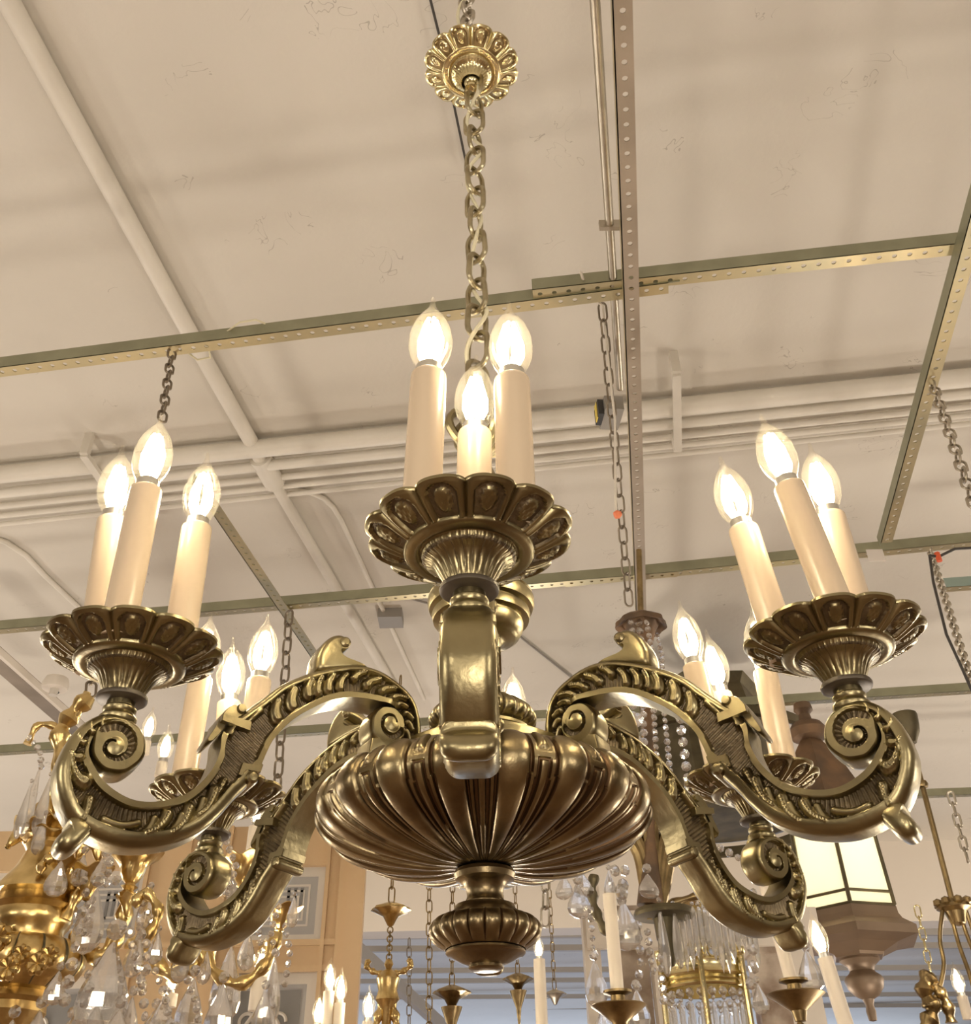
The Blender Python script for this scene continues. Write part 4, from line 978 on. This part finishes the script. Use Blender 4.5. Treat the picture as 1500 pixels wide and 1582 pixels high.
mb.lathe([(.018,zt+.118),(.030,zt+.124),(.034,zt+.138),(.026,zt+.150),(.012,zt+.156),(.010,zt+.168),(.017,zt+.176),(.015,zt+.188),(0,zt+.194)],28);part(mb,'roof',['rust'],Ln)
lamps.append(lamp(at(1318,1440,4.25)+Vector((0,0,(zt+zb2)/2*2.43+.06)),105,.05,(1.,.93,.76),None,'lantern_lamp'))
LS=4.25/YL;Ln.location=at(1318,1440,4.25);Ln.scale=(LS,LS,LS)
# ------------------------------------------------------------------ rod lamp, right
a,b2=at(1400,1118,2.6),at(1474,1400,2.05)
o_=at(1472,1420,2.05);Ro=empty('rod_chandelier',o_,'brass branch chandelier on a long thin rod at the right edge','chandelier')
mb=MB();c0=at(1400,1140,2.05)-o_
top=at(1402,1125,2.05)-o_;low=at(1473,1400,2.05)-o_;low.y=0
mb.tube([top,low],.0055,10);mid=top.lerp(low,.34);mb.lathe([(0,.008),(.010,.006),(.012,0),(.010,-.006),(0,-.008)],14,0,Matrix.Translation(mid));part(mb,'rod',['dkbrass'],Ro)
mb=MB();mb.lathe([(0,.030),(.026,.030),(.027,.026),(.025,.004),(.022,-.010),(.014,-.024),(.010,-.032),(0,-.033)],28,0,Matrix.Translation(top));part(mb,'ceiling_cup',['bronze'],Ro)
mb=MB();mb.lathe([(0,.012),(.012,.012),(.016,.004),(.03,.002),(.032,-.004),(.02,-.01),(.014,-.03),(0,-.035)],24,0,Matrix.Translation(low))
for k in range(8):
    a_=k*PI/4;mb.lathe([(0,.012),(.008,.008),(.009,0),(0,-.006)],8,0,Matrix.Translation(low+Vector((.028*math.cos(a_),.028*math.sin(a_),.002))))
part(mb,'crown_ring',['dkbrass'],Ro)
for k,(dx,rr) in enumerate(((-.02,.004),(-.008,.004),(.008,.004),(.02,.004))):
    mb=MB();p0=low+Vector((dx,0,0));
    if k==0: pts=[p0,at(1452,1450,2.05)-o_,at(1458,1490,2.05)-o_,at(1450,1530,2.05)-o_,at(1438,1548,2.05)-o_]
    else: pts=[p0,p0+Vector((dx*.3,0,-.06)),p0+Vector((dx*.8,-.02,-.13)),p0+Vector((dx*2,-.03,-.20))]
    mb.tube([Vector(tuple(p)) for p in cat_rom(pts,5)],rr,8);part(mb,'branch',['dkbrass'],Ro)
mb=MB();leafy(mb,[at(1436,1505,2.05)-o_,at(1428,1530,2.05)-o_,at(1440,1560,2.05)-o_,at(1430,1590,2.05)-o_],.014);leafy(mb,[at(1440,1520,2.05)-o_,at(1460,1545,2.05)-o_,at(1470,1580,2.05)-o_],.010,0,3);part(mb,'leaf_cluster',['dkbrass'],Ro)
mini_candle(Ro,at(1496,1575,2.0)-o_,.035,.009,.055,True,lean=.0)
# slim white candle, right of the lantern and under the finial
for px,py,pt,Y,lab,ln in ((1312,1600,1478,1.55,'slim white candle arm in front of the lantern tray',-.12),(838,1600,1482,2.4,'white candle with a lit bulb right of the brass finial',0.)):
    o_=at(px,py,Y);e=empty('candle_lamp',o_,lab,'candle lamp');hh=(at(px,pt,Y)-o_).z
    mb=MB();mb.tube([(0,0,-.01),(-.05,0,-.05),(-.15,.02,-.06)],.006,8);mb.lathe([(0,-.012),(.02,-.008),(.022,0),(0,.002)],20);part(mb,'branch',['dkbrass'],e)
    mini_candle(e,(0,0,0),hh*1.0,.0105 if Y<2 else .0125,.062 if Y<2 else .055,True,lean=ln)
# candles of the fixture in front of the pine door
o_=at(510,1640,2.2);e=empty('candle_cluster',o_,'cluster of white candles with lit bulbs in front of the pine door edge','candelabra')
mb=MB();mb.lathe([(0,-.02),(.03,-.018),(.045,0),(.04,.006),(0,.01)],24);
for px in (485,500,518,565): mb.tube([(0,0,0),tuple(at(px,1635,2.2)-o_)],.006,8)
part(mb,'branches',['dkbrass'],e)
for px,pt in ((500,1532),(519,1550),(565,1578),(486,1586)):
    p=at(px,1640,2.2)-o_;mini_candle(e,p,(at(px,pt,2.2)-o_).z-p.z,.0105,.062,True)
# ------------------------------------------------------------------ dark bronze fixture seen through the right arms
o_=at(1120,1270,3.1);e=empty('bronze_chandelier',o_,'dark bronze openwork hoop chandelier seen through the right arms','chandelier')
def B2(px,py,dy=0): return at(px,py,3.1+dy)-o_
mb=MB();zt=B2(1120,1070).z;zb4=B2(1120,1150).z
for z,r in ((B2(1120,1165).z,.30),(B2(1120,1285).z,.27)): mb.lathe([(r,z),(r+.012,z+.004),(r+.012,z+.03),(r,z+.034),(r-.01,z+.03),(r-.01,z+.004),(r,z)],64)
part(mb,'hoop',['bronze'],e)
mb=MB();mb.lathe([(0,B2(1120,1270).z),(.2,B2(1120,1270).z),(.265,B2(1120,1262).z),(.26,B2(1120,1255).z),(0,B2(1120,1258).z)],48);part(mb,'tray',['bronze'],e)
mb=MB();z0_,z1_=B2(1120,1255).z,B2(1120,1070).z
mb.lathe([(.20,z0_),(.21,(z0_+z1_)/2),(.17,z1_-.03),(.19,z1_),(.0,z1_)],6);part(mb,'hood',['bronze'],e,smooth=False)
for k in range(10):
    a_=k*PI/5;mb=MB();mb.tube([(.28*math.cos(a_),.28*math.sin(a_),z0_),(.29*math.cos(a_+.15),.29*math.sin(a_+.15),(z0_+B2(1120,1165).z)/2),(.30*math.cos(a_),.30*math.sin(a_),B2(1120,1165).z)],.008,8);part(mb,'scroll_strut',['gilt' if k%3==0 else 'bronze'],e)
e.scale=(5./3.1,)*3;e.location=at(1120,1270,5.)
# ------------------------------------------------------------------ far hanging fixtures under the bowl
def far_fix(px,Y,ytop,ycan,canr,label,body=None,mat='gilt',cmat='gilt'):
    o_=at(px,ycan,Y);e=empty('pendant_chandelier',o_,label,'chandelier')
    mb=MB();topz=Z0+RZ-o_.z;n=max(3,int(topz/.05))
    for i in range(n): mb.link((0,0,.03+topz*(i+.5)/n),topz/n+.008,.024,.0032,(i%2)*PI/2+.4,5)
    part(mb,'chain',['dkbrass'],e)
    mb=MB();V=[];nn=40
    for r,z in ((0,.028),(.2,.028),(.5,.02),(.92,.008),(1.,0),(.8,-.005),(.4,-.02),(.15,-.05),(.0,-.055)):
        for j in range(nn):
            th=2*PI*j/nn;V.append((canr*r*(1+.07*math.cos(8*th)*(r>.6))*math.cos(th),canr*r*(1+.07*math.cos(8*th)*(r>.6))*math.sin(th),z*canr/.07))
    mb.grid(V,9,nn,0);part(mb,'canopy',[cmat],e)
    if body: body(e,o_)
    return e
def cherub(e,o_):
    q=lambda px,py:at(px,py,4.2)-o_
    mb=MB();z=(at(604,1480,4.2)-o_).z
    n=10
    for i in range(n): mb.link((0,0,-.06+z*(i+.5)/n*.95),abs(z)/n+.006,.02,.003,(i%2)*PI/2,5)
    part(mb,'lower_chain',['dkbrass'],e)
    mb=MB();zz_=lambda y:(at(604,y,4.2)-o_).z
    mb.lathe([(0,zz_(1480)),(.012,zz_(1483)),(.018,zz_(1490)),(.010,zz_(1497)),(.03,zz_(1502)),(.045,zz_(1512)),(.035,zz_(1530)),(.045,zz_(1545)),(.02,zz_(1560)),(.015,zz_(1600)),(0,zz_(1610))],20)
    for s in (-1,1):
        leafy(mb,[(s*.02,0,zz_(1505)),(s*.06,0,zz_(1500)),(s*.085,0,zz_(1490)),(s*.07,0,zz_(1483))],.010)
        leafy(mb,[(s*.015,0,zz_(1545)),(s*.03,0,zz_(1570)),(s*.045,0,zz_(1600))],.016)
    part(mb,'ornate_stem',['gilt'],e)
far_fix(604,4.2,1360,1407,.075,'gilt pendant with leafy canopy hanging below the bowl on the left',cherub)
def funnel(e,o_):
    mb=MB();mb.lathe([(0,-.05),(.05,-.055),(.045,-.07),(.015,-.14),(.006,-.22),(0,-.3)],20);part(mb,'funnel_cup',['dkbrass'],e)
far_fix(698,5.2,1370,1535,.085,'brass funnel-shaped canopy on a chain below the finial',funnel,cmat='dkbrass')
far_fix(800,6.4,1500,1514,.085,'second brass funnel canopy right of the finial',funnel,cmat='dkbrass')
far_fix(857,6.8,1500,1537,.07,'small grey canopy right of the white candle',None,cmat='steel')
chain_line(at(663,1600,4.6),at(663,1340,4.6),.05,.026,.003,'dkbrass','plain chain hanging behind the bowl between two pendants')
chain_line(at(632,1600,6.),at(632,1450,6.),.05,.026,.003,'ironch','dark thin chain left of the finial, far back')
chain_line(at(842,1430,3.6),at(843,1350,3.6),.06,.03,.004,'steel','grey chain above the white candle right of the bowl')
chain_line(at(1416,1400,3.),at(1450,1560,3.),.03,.015,.0022,'polbrass','brass chain slanting down between lantern and rod chandelier')
# white posts, worn panels beyond the crystals
def post(px0,px1,Y,top,mat,label,name='white_post'):
    a_=at(px0,1500,Y).x;b_3=at(px1,1500,Y).x;zt_=at((px0+px1)/2,top,Y).z
    mb=MB();mb.box((a_,Y,0),(b_3,Y+.08,zt_));mb.box((a_-.01,Y-.012,zt_-.03),(b_3+.01,Y+.09,zt_));return tag(mb.obj(name,[mat],None,False),label,'post' if 'post' in name else 'panel')
post(905,930,3.6,1370,'white','white painted post behind the crystal drops, left one')
post(946,1004,3.7,1400,'peel','peeling brown and white panel behind the crystal basket','worn_panel')
post(1010,1036,3.6,1455,'white','white painted post at the left side of the crown chandelier')
post(1165,1212,3.6,1458,'peel','peeling painted panel right of the crown chandelier','worn_panel')
post(1212,1262,3.6,1440,'white','white painted post under the right rear scroll')
wx0,wx1=at(905,1440,3.6).x,at(1262,1440,3.6).x;zz_=at(1080,1440,3.6).z
mb=MB();mb.box((wx0,3.56,zz_-.05),(wx1,3.585,zz_+.06));tag(mb.obj('white_lintel',['white'],None,False),'white lintel across the posts behind the crystals','lintel')
# far cross rails beyond the header
for i,(y_,lab) in enumerate(((1457,'nearest'),(1478,'second'),(1512,'third'),(1528,'fourth'),(1553,'fifth'),(1570,'farthest'))):
    Y=9.2+1.35*i;a_=at(-200,y_+6,Y);b_3=at(1700,y_-4,Y);mb=MB();mb.bar((-8.5,Y,a_.z+.1),(8.5,Y,a_.z-.1),.05,.05)
    tag(mb.obj('far_rail',['farrail'],None,False),lab+' of the grey cross rails beyond the header beam','metal rail','cross rails beyond the header beam')
mb=MB();mb.bar(at(548,1462,9.0),at(700,1600,11.),.06,.10);tag(mb.obj('far_rail',['farrail'],None,False),'grey rail slanting down behind the pine door edge','metal rail')
# ------------------------------------------------------------------ light
w=bpy.data.worlds.new('world');S.world=w;w.use_nodes=True
w.node_tree.nodes['Background'].inputs[0].default_value=(1,.93,.84,1);w.node_tree.nodes['Background'].inputs[1].default_value=.5
def area(loc,rot,sx,sy,p,col,name):
    l=bpy.data.lights.new(name,'AREA');l.shape='RECTANGLE';l.size=sx;l.size_y=sy;l.energy=p;l.color=col
    o=bpy.data.objects.new(name,l);COL.objects.link(o);o.location=loc;o.rotation_euler=rot;return o
# unseen lamps added to light the room, standing in for other shop fixtures
for i,(x,y,z) in enumerate(((-2.6,-.6,1.9),(2.4,-1.2,2.0),(-1.2,-2.6,2.0),(1.0,-3.2,1.9),(-3.4,2.4,1.9),(3.6,2.6,1.9),(0.2,-1.4,1.2),(-4.5,5.5,2.1),(4.5,5.5,2.1),(0,6.2,1.3),(-1.8,3.,1.),(1.9,3.2,.9),(-5.5,8.,1.6),(6.,7.6,1.6))):
    lamp((x,y,z),57 if y<5 else 115,.18,(1.,.90,.77),None,'room_fill_lamp')
area((0,18.5,2.6),(math.radians(-90),0,0),14,2.2,260,(.62,.76,1.),'far_daylight')
area((0,13,.8),(math.radians(180),0,0),12,6,110,(.62,.74,1.),'far_bounce')
S.view_settings.view_transform='Standard';S.view_settings.look='None';S.view_settings.exposure=0.;S.view_settings.gamma=1
S.render.film_transparent=False
try:
    S.cycles.max_bounces=10;S.cycles.transparent_max_bounces=16;S.cycles.transmission_bounces=8;S.cycles.sample_clamp_indirect=4.;S.cycles.sample_clamp_direct=0
    S.cycles.use_light_tree=True
except Exception: pass
